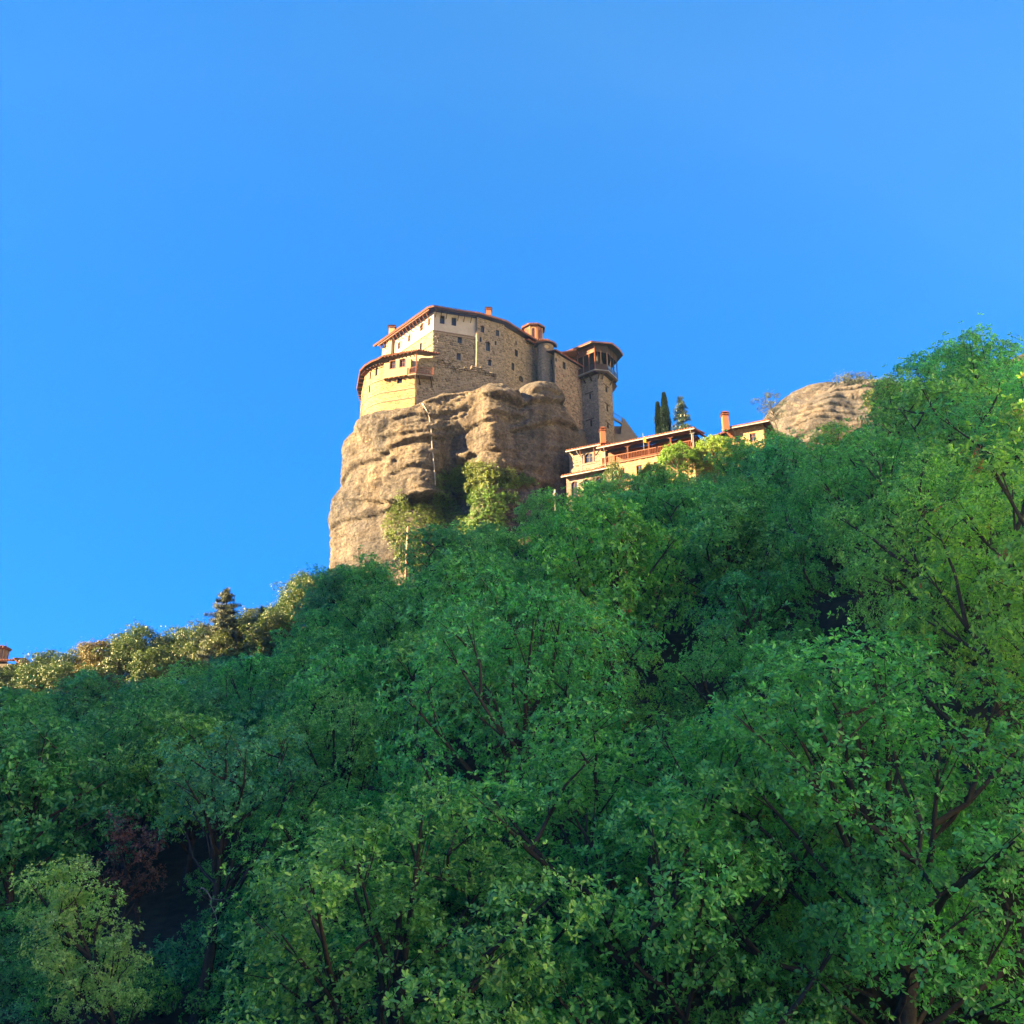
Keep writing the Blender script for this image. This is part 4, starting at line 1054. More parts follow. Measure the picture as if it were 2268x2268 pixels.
a = P(1357, 926.5, 129.8); b = P(1378, 939, 129.8); mb = MB(); mb.bar(a, b, .5, .18); mb.build("bridge_deck", M['slab'], stair)
a2 = P(1357, 913, 129.6); b2 = P(1378, 925, 129.6); mb = MB(); mb.bar(a2, b2, .07)
a3 = a + Vector((0, -.2, .15)); b3 = b + Vector((0, -.2, .15))
for k in range(9):
    t = (k + .5) / 9; mb.bar(a3.lerp(b3, t), a2.lerp(b2, t), .035)
mb.bar(a3, b3, .06); mb.bar(a2, a3, .07); mb.bar(b2, b3, .09); mb.build("bridge_railing", M['blue'], stair)

# ---------------------------------------------------------------- guest house with long balcony
gh = empty("guest_house", (14, 110, 40), "long guest house with a red brown timber balcony under a pale gutter, below the tower", "house")
dH = Vector((1.92, -1)).normalized()
g0 = P(1325, 993, 110.0); G0 = Vector((g0.x, g0.y)); zG = g0.z
LG = meet(G0, dH, 1538, 950); WG = Wall(G0, dH)
zFl = zG - 2.25
inW = Wall(WG.pt(0, 0, -2.9).to_2d(), dH)
mb = MB()
# balcony back wall, side walls, lower storey front wall
lowW = Wall(WG.pt(0, 0, -.7).to_2d(), dH)
lh = [[2.6 + 2.4 * k, 3.4 + 2.4 * k, zFl - 2.3, zFl - 1.0] for k in range(4)]
wall_face(mb, lowW, .15, LG - .5, zFl - 9, zFl - .2, lh)
mb.quad(lowW.pt(LG - .5, zFl - 9), lowW.pt(LG - .5, zFl - 9, -7), lowW.pt(LG - .5, zFl - .2, -7), lowW.pt(LG - .5, zFl - .2))
mb.quad(lowW.pt(.15, zFl - 9, -7), lowW.pt(.15, zFl - 9), lowW.pt(.15, zFl - .2), lowW.pt(.15, zFl - .2, -7))
mb.build("lower_wall", M['mortar_y'], gh); add_stones(lowW, .15, LG - .5, zFl - 4.5, zFl - .25, lh, gh, 'stone_y', pr=(.01, .05))
for h in lh: window(lowW, h, gh, 'wood_r')
bh = [[1.2 + 2.6 * k, 2.2 + 2.6 * k, zFl + .05, zFl + 2.0] for k in range(5)]
mb = MB(); wall_face(mb, inW, 0, LG - .4, zFl - .2, zG + .35, bh, depth=.15); mb.quad(inW.pt(LG - .4, zFl - .2), inW.pt(LG - .4, zFl - .2, -4), inW.pt(LG - .4, zG + .3, -4), inW.pt(LG - .4, zG + .3)); mb.build("upper_wall", M['wood_r'], gh)
for h in bh: window(inW, h, gh, 'wood', bars=False, name="balcony_door")
mb = MB(); mb.box(WG.pt(.1, zFl - .2, -.5), (WG.d * (LG - .5)).to_3d(), (WG.n * -2.4).to_3d(), (0, 0, .2)); mb.build("balcony_floor", M['wood_r'], gh)
mb = MB(); mb.quad(WG.pt(.15, zFl - .2, -.55), WG.pt(.75, zFl - .2, -.6), WG.pt(.75, zG - .2, -.6), WG.pt(.15, zG - .2, -.55)); mb.build("end_pier", M['plaster_y'], gh)
posts = [(1337, 1003), (1387, 998), (1434, 988), (1482.5, 977), (1532, 966)]
for i, (px, py) in enumerate(posts):
    s = WG.at(px, py)[0]; s = min(s, LG - .45)
    mb = MB(); mb.bar(WG.pt(s, zFl, -.55), WG.pt(s, zG - .1, -.55), .17, .17); mb.bar(WG.pt(s - .35, zG - .3, -.55), WG.pt(s + .35, zG - .3, -.55), .15, .13)
    mb.build("balcony_post", M['wood_r'] if i < 4 else M['metal'], gh)
mb = MB(); mb.bar(WG.pt(0.1, zG - .14, -.55), WG.pt(LG - .3, zG - .14, -.55), .16, .18); mb.build("balcony_beam", M['wood_r'], gh)
railing(WG, .2, LG - .45, zFl, zFl + .95, gh, step=.22, mat='wood_r', off=-.5, r=.05)
mb = MB(); mb.bar(WG.pt(-.25, zG + .02, .04), WG.pt(LG, zG + .02, .04), .16, .15); mb.build("gutter", M['metal'], gh)
slab_roof(gh, [WG.pt(-.2, zG + .08, 0), WG.pt(LG * .5, zG + .08, 0), WG.pt(LG, zG + .08, 0)], [WG.pt(-.2, zG + 1.6, -5.5), WG.pt(LG * .5, zG + 1.6, -5.5), WG.pt(LG, zG + 1.6, -5.5)], th=.12, mat='tile', soffit='wood_r')
p_ = WG.pt(LG, zG + .1, 0); q_ = WG.pt(LG + 1.1, zG - .25, -4.6)
slab_roof(gh, [p_, q_], [WG.pt(LG - 1.5, zG + 1.4, -2.5), WG.pt(LG - .6, zG + 1.3, -5.2)], th=.12, tile=False, soffit='wood_r', name="hip_roof")
for px, (ya, yb) in ((1337, (996, 1035)), (1529, (953, 968))):
    s = WG.at(px, ya)[0]; mb = MB(); z0 = WG.at(px, yb)[1]
    mb.tube([WG.pt(s, zG, .02), WG.pt(s, zG - .25, -.1), WG.pt(s, zG - .5, -.42), WG.pt(s, z0 - .6, -.42)], .05, 6); mb.build("downpipe", M['metal'], gh)
# red bracketry: rafter tails under the eave
for k in range(22):
    s = LG * (k + .5) / 22; mb = MB(); mb.bar(WG.pt(s, zG + .0, -.02), WG.pt(s, zG + .13, -.9), .08, .1); mb.build("rafter", M['wood_r'], gh)

gw = empty("guest_house_stone_wing", (9, 113, 40), "grey stone corner house with an arched window and white gutter beside the rock foot", "house")
a_ = P(1253, 1001, 114.0); A_ = Vector((a_.x, a_.y)); WU = Wall(A_, dH); LU = meet(A_, dH, 1347, 981.5); zU = a_.z
wW = Wall(WU.pt(0, 0, -.75).to_2d(), dH)
s0 = wW.at(1261, 1025)[0]; s1 = wW.at(1336, 1010)[0]
h = rz(wW, zH, 555, 695, 765, 930)
mb = MB(); wall_face(mb, wW, s0, s1, 36, zU + .2, [h], arch=(0,)); mb.quad(wW.pt(s0, 36, -5), wW.pt(s0, 36), wW.pt(s0, zU + .2), wW.pt(s0, zU + .2, -5)); mb.quad(wW.pt(s1, 36), wW.pt(s1, 36, -5), wW.pt(s1, zU + .2, -5), wW.pt(s1, zU + .2))
mb.build("stone_wall", M['mortar'], gw); add_stones(wW, s0, s1, 42, zU, [h], gw, 'stone', pr=(.02, .06))
window(wW, h, gw, 'wood_o', fw=.12)
mb = MB(); g_ = .16
for (u0, u1, v0, v1) in ((h[0] - g_, h[0], h[2] - .1, h[3]), (h[1], h[1] + g_, h[2] - .1, h[3]), (h[0] - .3, h[1] + .3, h[2] - .22, h[2] - .1)): mb.box(wW.pt(u0, v0, 0), (wW.d * (u1 - u0)).to_3d(), (wW.n * .09).to_3d(), (0, 0, v1 - v0))
mb.build("window_surround", M['stone_p'], gw)
for py in (1028, 1019):
    pass
zb = wW.at(1275, 1031)[1]; mb = MB(); mb.bar(wW.pt(s0, zb, .03), wW.pt(s1, zb, .03), .08, .08); mb.build("timber_band", M['wood_o'], gw)
for s in (h[0] - .45, h[1] + .35):
    mb = MB(); mb.bar(wW.pt(s, zU - 1.1, .03), wW.pt(s, zU - .02, .7), .1, .1); mb.build("eave_strut", M['wood_r'], gw)
mb = MB(); mb.bar(WU.pt(0, zU, .04), WU.pt(LU, zU, .04), .15, .14); mb.build("gutter", M['metal'], gw)
sp = WU.at(1277, 1000)[0]; mb = MB(); mb.tube([WU.pt(sp, zU, 0), WU.pt(sp, zU - .35, -.1), WU.pt(sp + .5, zU - 1.1, -.7), WU.pt(sp + .5, 44, -.68)], .055, 6); mb.build("downpipe", M['metal'], gw)
slab_roof(gw, [WU.pt(0, zU + .08, 0), WU.pt(LU * .5, zU + .08, 0), WU.pt(LU, zU + .08, 0)], [WU.pt(0.3, zU + 1.0, -3.4), WU.pt(LU * .5, zU + 1.0, -3.4), WU.pt(LU, zU + 1.0, -3.4)], th=.12, soffit='wood_r')
c1_ = P(1337, 985, 110.2); chimney(gw, (c1_.x, c1_.y + .6), .72, zU - .2, P(1337, 953, 110.5).z, 'brick')
# lower lean-to roof with arcade wall
b_0 = P(1243, 1057, 111.0); B_0 = Vector((b_0.x, b_0.y)); WLo = Wall(B_0, dH); zL = b_0.z; LLo = meet(B_0, dH, 1352, 1046)
lw = empty("arcade_porch", (8, 111, 38), "low porch with a tiled lean to roof and arched openings under the stone corner house", "porch")
mb = MB(); mb.bar(WLo.pt(0, zL, .04), WLo.pt(LLo, zL, .04), .15, .14); mb.build("gutter", M['metal'], lw)
slab_roof(lw, [WLo.pt(0, zL + .08, 0), WLo.pt(LLo * .5, zL + .08, 0), WLo.pt(LLo, zL + .08, 0)], [WLo.pt(0.2, zL + .75, -2.6), WLo.pt(LLo * .5, zL + .75, -2.6), WLo.pt(LLo - .3, zL + .75, -2.6)], th=.12, soffit='wood_r')
pw = Wall(WLo.pt(0, 0, -.8).to_2d(), dH); hs = [[1.1, 2.0, 42.5, zL - .6], [2.9, 3.8, 42.5, zL - .6], [4.7, 5.5, 42.5, zL - .6]]
mb = MB(); wall_face(mb, pw, .4, LLo - .4, 36, zL + .1, hs, arch=(0, 1, 2)); mb.quad(pw.pt(LLo - .4, 36), pw.pt(LLo - .4, 36, -3), pw.pt(LLo - .4, zL + .1, -3), pw.pt(LLo - .4, zL + .1)); mb.quad(pw.pt(.4, 36, -3), pw.pt(.4, 36), pw.pt(.4, zL + .1), pw.pt(.4, zL + .1, -3)); mb.build("arcade_wall", M['stone_p'], lw)
for h_ in hs: window(pw, h_, lw, 'wood_r', fw=.1)
r1_ = P(1330, 1040, 110.4); mb = MB(); mb.prism(octo(r1_.x, r1_.y, .55, 8), r1_.z - .3, r1_.z + .25); mb.build("terracotta_cowl", M['tile'], lw)

rh = empty("right_guest_house", (31, 106, 38), "cream stone house with a brick chimney and wide eaves, left of the far rock", "house")
r0 = P(1599, 952.5, 106.0); R0 = Vector((r0.x, r0.y)); zQ = r0.z; r1 = P(1703.5, 933.6, 103.3); R1 = Vector((r1.x, r1.y)); WQ = Wall(R0, R1 - R0); LQ = (R1 - R0).length
r2 = P(1722, 970, 108.4); R2 = Vector((r2.x, r2.y)); WQ2 = Wall(R1, R2 - R1); LQ2 = (R2 - R1).length
iw = Wall(WQ.pt(0, 0, -1.0).to_2d(), R1 - R0); iw2p = WQ2.pt(.6, 0, -1.0).to_2d()
e_ = (R1 - R0).normalized(); cornr = iw.p + e_ * (LQ - 1.0); w2d = (R2 - R1).normalized(); iw2 = Wall(cornr, w2d)
hq = [[1.4, 1.9, zQ - 1.6, zQ - .7], [3.3, 4.1, zQ - 1.9, zQ - .8]]
mb = MB(); wall_face(mb, iw, .6, LQ - 1.0, 34, zQ + .3, hq); wall_face(mb, iw2, 0, LQ2 - .4, 34, zQ + .3, [])
mb.quad(iw.pt(.6, 34, -5), iw.pt(.6, 34), iw.pt(.6, zQ + .3), iw.pt(.6, zQ + .3, -5))
mb.build("stone_wall", M['mortar_y'], rh); add_stones(iw, .6, LQ - 1.0, 44, zQ + .2, hq, rh, 'stone_y', pr=(.01, .06)); add_stones(iw2, 0, LQ2 - .4, 44, zQ + .2, [], rh, 'stone_y', pr=(.01, .05))
for h_ in hq: window(iw, h_, rh, 'wood_r')
mb = MB(); mb.bar(WQ.pt(0, zQ, .04), WQ.pt(LQ, zQ, .04), .15, .14); mb.bar(WQ2.pt(0, zQ, .04), WQ2.pt(LQ2, zQ, .04), .15, .14); mb.build("gutter", M['metal'], rh)
sp = WQ.at(1622, 955)[0]; mb = MB(); mb.tube([WQ.pt(sp, zQ, 0), WQ.pt(sp + .2, zQ - .5, -.9), WQ.pt(sp + .2, zQ - 5, -.93)], .055, 6); mb.build("downpipe", M['metal'], rh)
slab_roof(rh, [WQ.pt(0, zQ + .08, 0), WQ.pt(LQ, zQ + .08, 0), WQ2.pt(LQ2, zQ + .08, 0)], [WQ.pt(1.5, zQ + 1.0, -3.2), WQ.pt(LQ - 2.6, zQ + 1.0, -3.2), WQ2.pt(LQ2 - 1, zQ + 1.0, -3.2)], th=.12, soffit='wood_r')
mb = MB(); mb.quad(WQ.pt(0, zQ + .02, 0), WQ.pt(1.2, zQ - .0, -1.0), WQ.pt(1.2, zQ - 1.2, -1.0), WQ.pt(.5, zQ - 1.0, -1.0)); mb.build("gable_board", M['wood_r'], rh)
cq = P(1607, 940, 105.6); chimney(rh, (cq.x, cq.y), .78, zQ - .3, P(1607, 921, 105.6).z, 'brick')
# low ridge roof linking the two houses
lk0 = P(1575, 967, 106.5); lk1 = P(1606, 960, 106.3); lk2 = P(1628, 975, 105.5)
lr = empty("link_house", (lk1.x, lk1.y, 38), "low tiled roof between the balcony house and the chimney house, half behind the pines", "house")
slab_roof(lr, [lk0 + Vector((-.8, 0, -.5)), lk1 + Vector((0, -.6, -.1)), lk2], [lk0 + Vector((.3, 2.5, .5)), lk1 + Vector((.2, 2.5, .6)), lk2 + Vector((.6, 2.5, .5))], th=.12, soffit='wood_r')
mb = MB(); mb.box((lk0.x - .3, lk0.y + .4, 34), (lk2.x - lk0.x, -.4, 0), (0, 2, 0), (0, 0, lk0.z - 34.3)); mb.build("wall", M['mortar_y'], lr)

# ---------------------------------------------------------------- monastery at the left edge, beyond the hill
lm = empty("distant_monastery", (-71, 119, 16), "distant stone monastery church with an orange drum, cut by the left edge of the view", "church")
c = P(2, 1450, 124); rr_ = (P(19, 1450, 124).x - P(2, 1450, 124).x)
zt = P(10, 1437, 123).z; zb = P(10, 1456, 123).z
mb = MB(); mb.prism(octo(c.x, c.y, rr_ * .92, 12), zb - 2.5, zt); mb.build("dome_drum", M['stone_p'], lm)
rg = octo(c.x, c.y, rr_ * 1.12, 12); slab_roof(lm, [(p[0], p[1], zt) for p in rg], [(c.x + (p[0] - c.x) * .05, c.y + (p[1] - c.y) * .05, zt + .55) for p in rg], th=.13, closed=True, name="dome_roof")
for i in range(12):
    t = math.pi / 12 + i * math.pi / 6; x, y = c.x + rr_ * .94 * math.cos(t), c.y + rr_ * .94 * math.sin(t)
    if y > c.y: continue
    mb = MB(); mb.bar((x, y, zb), (x, y, zt), .12, .12); mb.build("pilaster", M['plaster_y'], lm)
mb = MB(); mb.bar((c.x + .5, c.y, zt + .3), (c.x + .5, c.y, zt + 1.2), .05); mb.build("cross", M['wood'], lm)
k0 = P(26, 1462, 124); k1 = P(40, 1475, 124)
mb = MB(); mb.box((c.x - 14, c.y - 3.4, 4), (P(25, 1480, 120.5).x - c.x + 14, 0, 0), (0, 9, 0), (0, 0, P(12, 1470, 120.5).z - 4)); mb.build("church_wall", M['mortar'], lm)
wv = Wall((c.x - 14, c.y - 3.4), (1, 0)); x1_ = P(25, 1480, 120.5).x; add_stones(wv, 5, x1_ - c.x + 14, 8, P(12, 1470, 120.5).z, [], lm, 'stone', pr=(.02, .06))
g = MB(); w0 = P(5.5, 1484, 120.5); g.box((w0.x - .15, w0.y - .14, w0.z - .3), (.35, 0, 0), (0, .1, 0), (0, 0, .6)); g.build("window", M['glass'], lm)
mb = MB(); mb.box((x1_, c.y - 2.6, 4), (P(38, 1470, 121).x - x1_, 0, 0), (0, 8, 0), (0, 0, P(30, 1466, 121).z - 4)); mb.build("annex_wall", M['stone_p'], lm)
zz = P(30, 1464, 121).z; slab_roof(lm, [(x1_ - .3, c.y - 3.1, zz + .3), (P(38, 1470, 121).x + .4, c.y - 3.1, zz - .5)], [(x1_ - .3, c.y, zz + .9), (P(38, 1470, 121).x + .4, c.y, zz + .1)], th=.12)
zz = zb; slab_roof(lm, [(c.x - 6, c.y - 3.0, zz - .8), (x1_ - .2, c.y - 3.0, zz - .9)], [(c.x - 6, c.y - .5, zz - .2), (x1_ - .6, c.y - .5, zz - .3)], th=.12, name="drum_base_roof")

# ---------------------------------------------------------------- poles, pipe, flag
pt_ = P(902.5, 1166, 106.0); pb = P(898.5, 1290, 106.0)
tall = empty("utility_pole", (pb.x, 106, ground_z(pb.x, 106)), "tall bare sunlit wooden pole standing in front of the ivy at the rock's foot", "utility pole")
mb = MB(); mb.tube([(pb.x, 106, ground_z(pb.x, 106) - .5), (pb.x, 106, pt_.z - 4), (pb.x, 106, pt_.z)], [.21, .17, .14], 10); mb.build("pole_shaft", M['pole'], tall, smooth=True)
mb = MB(); mb.bar((pb.x - .02, 105.95, pt_.z - .75), (pb.x - .5, 105.8, pt_.z - .85), .07, .07); mb.build("insulator_arm", M['metal'], tall)
pt2 = P(1229, 1084, 104.0); gz = ground_z(pt2.x, 104)
small = empty("utility_pole", (pt2.x, 104, gz), "short grey pole with a crossarm beside the porch in the rock's shade", "utility pole")
mb = MB(); mb.tube([(pt2.x, 104, gz - .5), (pt2.x, 104, pt2.z)], [.15, .12], 8); mb.build("pole_shaft", M['bark_pale'], small)
mb = MB(); mb.bar((pt2.x - .75, 104.05, pt2.z - .75), (pt2.x + .35, 104.05, pt2.z - .75), .1, .1)
for k in (-.7, -.2, .3): mb.tube([(pt2.x + k, 104.05, pt2.z - .72), (pt2.x + k, 104.05, pt2.z - .45)], .05, 6)
mb.build("crossarm", M['bark_pale'], small)
def on_rock(px, py, bvh=None, lift=.12):
    d = ray(px, py).normalized(); hit = (bvh or ROCK_BVH).ray_cast(Vector((0, 0, 0)), d)
    return (hit[0] - d * lift, hit[1]) if hit[0] else (None, None)
path = [(930, 868), (932, 885), (935, 893), (945, 909), (951, 925), (955, 955), (957, 990), (960, 1020), (963, 1050), (964, 1075)]
pp = []
for px, py in path:
    q, _ = on_rock(px, py, lift=.25)
    if q is not None and (not pp or (q - pp[-1]).length < 9): pp.append(q)
if len(pp) > 3:
    mb = MB(); mb.tube(pp, .085, 6); o = mb.build("drain_pipe", M['pipe']); tag(o, "thin pale pipe hanging down the rock face below the balcony", "pipe")
fl = P(1426, 985, 106.2); fz = P(1425, 968, 106.2).z
flag = empty("flag", (fl.x, fl.y, fl.z - 1.5), "small yellow flag on a short staff in front of the timber balcony", "flag")
mb = MB(); mb.tube([(fl.x, fl.y, fl.z - .8), (fl.x - .05, fl.y, fz + .6)], .025, 6); mb.build("staff", M['metal'], flag)
mb = MB(); 
for k in range(5):
    x0, x1 = fl.x + .02 + k * .07, fl.x + .02 + (k + 1) * .07; y0, y1 = fl.y + .05 * math.sin(k * 1.6), fl.y + .05 * math.sin((k + 1) * 1.6)
    mb.quad((x0, y0, fz - .65 - .05 * k), (x1, y1, fz - .7 - .05 * k), (x1, y1, fz + .12 - .09 * k), (x0, y0, fz + .18 - .09 * k))
mb.build("cloth", M['flag'], flag)
# overhead line from the tall pole towards the rock's left foot
a = Vector((pb.x, 105.9, pt_.z - .8)); q, _ = on_rock(775, 1275, lift=.2)
b = q if q is not None else a + Vector((-9, 6, -5))
mb = MB(); mb.tube([a.lerp(b, t) + Vector((0, 0, -1.2 * math.sin(math.pi * t) * .5)) for t in [i / 8 for i in range(9)]], .025, 4); o = mb.build("overhead_cable", M['dark']); tag(o, "thin dark cable running from the tall pole across the rock's lower left foot", "cable")

# ---------------------------------------------------------------- vegetation
RS = np.random.RandomState(7)
LEAF_OAK = np.array([[0, 0, 0], [.34, .15, .05], [.74, .22, .06], [1.0, 0, -.04], [.74, -.22, .06], [.34, -.15, .05]], np.float32)
LEAF_F = np.array([[0, 5, 4, 3], [0, 3, 2, 1]], np.int32)
def frames(nrm, rs):
    """random tangent frames whose third axis is nrm"""
    n = nrm / np.linalg.norm(nrm, axis=1, keepdims=True)
    r = rs.normal(size=n.shape); u = np.cross(n, r); u /= np.linalg.norm(u, axis=1, keepdims=True) + 1e-9
    return u, np.cross(n, u), n
def rosettes(pos, nrm, k, size, rs, spread=.85, jitter=.5, shape=LEAF_OAK, faces=LEAF_F):
    """k leaves radiate from every twig end"""
    n = len(pos); u, v, w = frames(nrm, rs)
    ph = rs.uniform(0, 2 * np.pi, (n, 1)) + np.arange(k)[None, :] * 2.4
    ca, sa = np.cos(ph)[..., None], np.sin(ph)[..., None]
    lift = rs.uniform(-.25, spread, (n, k))[..., None]
    d = u[:, None] * ca + v[:, None] * sa + w[:, None] * lift + rs.normal(scale=jitter, size=(n, k, 3)) * .5
    d /= np.linalg.norm(d, axis=2, keepdims=True)
    up = w[:, None] + rs.normal(scale=jitter, size=(n, k, 3))
    s = np.cross(up, d); s /= np.linalg.norm(s, axis=2, keepdims=True) + 1e-9
    t = np.cross(d, s)
    L = size * rs.uniform(.42, 1.18, (n, k))[..., None, None]
    o = pos[:, None] + d * (size * .12)
    o = o[:, :, None]; m = len(shape)
    V = o + (d[:, :, None] * shape[None, None, :, 0:1] + s[:, :, None] * shape[None, None, :, 1:2] + t[:, :, None] * shape[None, None, :, 2:3]) * L
    V = V.reshape(-1, 3)
    F = (faces[None] + (np.arange(n * k) * m)[:, None, None]).reshape(-1, faces.shape[1])
    return V, F
def sph(n, rs):
    d = rs.normal(size=(n, 3)); return d / np.linalg.norm(d, axis=1, keepdims=True)
def make_broadleaf(name, seed, H=8.5, R=3.4, n_cl=46, per=75, leaf=.15, mat='oak', trunk_r=.16, low=.30, lean=(0, 0), cl_r=1.0, k=7, bark='bark'):
    """returns (trunk mesh, crown mesh), base at the origin"""
    rs = np.random.RandomState(seed); rnd_ = random.Random(seed)
    # limb targets = foliage clumps spread through the crown
    cs = []
    gold = 2.39996; tries = 0
    for i in range(n_cl):
        t = (i + .5) / n_cl; zc = -0.85 + 1.85 * t
        rr = math.sqrt(max(0.02, 1 - min(1, abs(zc)) ** 2)); a = i * gold + rnd_.uniform(-.4, .4)
        f = rnd_.uniform(.55, 1.0) if i % 4 else rnd_.uniform(.15, .5)
        x = R * rr * f * math.cos(a) * rnd_.uniform(.85, 1.15); y = R * rr * f * math.sin(a) * rnd_.uniform(.85, 1.15)
        z = H * (low + (1 - low) * .5) + (H * (1 - low) * .47) * zc * (f * .5 + .5)
        cs.append(Vector((x + lean[0] * z / H, y + lean[1] * z / H, z)))
    mb = MB(); top = Vector((lean[0] * .75, lean[1] * .75, H * .72))
    tr = []; m = 7
    wob = [Vector((rnd_.uniform(-.18, .18), rnd_.uniform(-.18, .18), 0)) for _ in range(m + 1)]; wob[0] = Vector((0, 0, 0))
    for i in range(m + 1):
        t = i / m; tr.append(Vector((lean[0] * .75 * t ** 1.3, lean[1] * .75 * t ** 1.3, -0.5 + (top.z + .5) * t)) + wob[i] * min(1, t * 3))
    mb.tube(tr, [trunk_r * (1.25 - .95 * i / m) for i in range(m + 1)], 7)
    def trunk_at(z):
        for a, b in zip(tr, tr[1:]):
            if b.z >= z: return a.lerp(b, (z - a.z) / max(1e-3, b.z - a.z))
        return tr[-1]
    nodes = []
    for i, c in enumerate(cs):
        hb = max(H * .16, min(top.z * .96, c.z * rnd_.uniform(.45, .72)))
        b = trunk_at(hb)
        if nodes and i % 3:                          # fork off an existing limb when one is near
            q = min(nodes, key=lambda p: (p - c).length + 2.0 * max(0, p.z - c.z + .3))
            if (q - c).length < (b - c).length * .8: b = q
        mid = b.lerp(c, .5) + Vector((rnd_.uniform(-.25, .25), rnd_.uniform(-.25, .25), rnd_.uniform(-.25, .10) * (c - b).length * .4))
        L = (c - b).length; r0 = min(trunk_r * .55, .02 + L * .016)
        mb.tube([b, b.lerp(mid, .5) + Vector((0, 0, -.03 * L)), mid, mid.lerp(c, .55), c], [r0, r0 * .85, r0 * .65, r0 * .42, r0 * .2], 5, cap=False)
        nodes.append(mid)
        for _ in range(3):
            e = c + Vector((rnd_.uniform(-1, 1), rnd_.uniform(-1, 1), rnd_.uniform(-.2, .7))) * cl_r * .8
            mb.tube([mid.lerp(c, rnd_.uniform(.3, .9)), e], [r0 * .28, .006], 3, cap=False)
    pos = []; nr = []
    ctr = np.array([lean[0] * .5, lean[1] * .5, H * (low + (1 - low) * .4)])
    for c in cs:
        c = np.array(c); nk = int(per * rs.uniform(.6, 1.35)); rad = cl_r * rs.uniform(.75, 1.3)
        d = sph(nk, rs); out = (c - ctr); out = out / (np.linalg.norm(out) + 1e-6)
        f = rs.uniform(.30, 1.0, (nk, 1)) ** .42
        p = c + d * f * rad * np.array([1.0, 1.0, .58]) + rs.normal(scale=.06, size=(nk, 3))
        # ragged twigs poking out
        pk = rs.rand(nk) < .07; p[pk] += (d[pk] * .6 + out * .7) * rad * .55
        pos.append(p); nr.append(d * .9 + out * .75 + np.array([0, 0, .45]) + rs.normal(scale=.25, size=(nk, 3)))
    pos = np.concatenate(pos); nr = np.concatenate(nr)
    V, F = rosettes(pos, nr, k, leaf, rs)
    tm = mb.mesh(name + "_trunk", M[bark], smooth=True)
    cm = np_mesh(name + "_crown", V, F, M[mat], 4)
    return tm, cm
TAN_R = None
def plant(kind, tm, cm, loc, label, cat, group=None, s=1.0, rz=0.0, sz=None, tilt=(0, 0), crown="crown", trunk="trunk", mat=None):
    e = empty(kind, loc, label, cat, group); e.rotation_euler = (tilt[0], tilt[1], rz); e.scale = (s, s, sz or s)
    for nm, me in ((trunk, tm), (crown, cm)):
        if me is None: continue
        o = bpy.data.objects.new(nm, me); col.objects.link(o); o.parent = e
        if nm == crown and mat:
            o.material_slots[0].link = 'OBJECT'; o.material_slots[0].material = M[mat]
    return e

near = [make_broadleaf("oak_near_%d" % i, 20 + i, H=9.6, R=4.0, n_cl=72, per=92, low=.14, leaf=.120, trunk_r=.20, lean=l, cl_r=.82, k=8) for i, l in enumerate([(0, 0), (.9, .2), (-.7, .5)])]
far = [make_broadleaf("oak_far_%d" % i, 40 + i, H=9.0, R=3.5, n_cl=50, per=40, low=.22, leaf=.24, trunk_r=.18, lean=l, cl_r=.88, k=7) for i, l in enumerate([(0, 0), (.6, -.3), (-.5, .4), (.2, .6)])]
bush = make_broadleaf("understorey", 61, H=2.6, R=1.7, n_cl=16, per=34, leaf=.16, trunk_r=.05, low=.12, cl_r=.6, k=6)
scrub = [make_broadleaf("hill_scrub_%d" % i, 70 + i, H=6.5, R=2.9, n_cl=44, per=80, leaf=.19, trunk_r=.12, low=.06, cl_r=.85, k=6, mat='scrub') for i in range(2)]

placed = []     # (x, y, r)
trees = []
def free(x, y, r): return all((x - a) ** 2 + (y - b) ** 2 > (r * .5 + c * .5) ** 2 for a, b, c in placed)
def fill(n, u0, u1, y0f, y1f, spacing, rs):
    out = []
    for _ in range(n):
        u = rs.uniform(u0, u1); D, zt, ys, c0 = lerp_tab(SKY, u)
        a, b = y0f(D, ys), y1f(D, ys)
        if b <= a: continue
        y = math.sqrt(rs.uniform(a * a, b * b)); x = u * y
        r = spacing * (0.85 + 0.45 * min(1, y / 80)) * (1.0 + .38 * max(0.0, min(1.0, (70 - y) / 35)))
        if free(x, y, r): placed.append((x, y, r)); out.append((x, y, D, ys))
    return out
sp_trees = []
# hand placed individuals that the photograph shows clearly
def special(x, y, **kw): placed.append((x, y, 4.2)); sp_trees.append((x, y, kw))
cands = fill(9000, -.78, .80, lambda D, ys: ys, lambda D, ys: D, 4.5, RS)
cands += [c for c in fill(2500, -.72, -.17, lambda D, ys: D, lambda D, ys: 122, 2.9, RS)]
cands += [c for c in fill(900, .52, .85, lambda D, ys: D, lambda D, ys: D + 16, 5.0, RS)]
cands.sort(key=lambda c: c[1])
COLS = [(-1e9, "at the left edge"), (230, "under the conifer hill"), (480, "left of the rock"), (700, "below the rock's left foot"), (900, "below the ivy"), (1080, "below the rock's shaded side"), (1250, "below the stone corner house"), (1450, "below the stone pines"), (1650, "below the far rock"), (1900, "below the dark right hand crest"), (2120, "at the right edge")]
ROWS = [(-1e9, "topmost row"), (1150, "upper slope"), (1350, "upper middle slope"), (1550, "middle slope"), (1750, "lower middle slope"), (1950, "lower slope"), (2150, "bottom of the view")]
rs = random.Random(3)
recs = []; hill = []
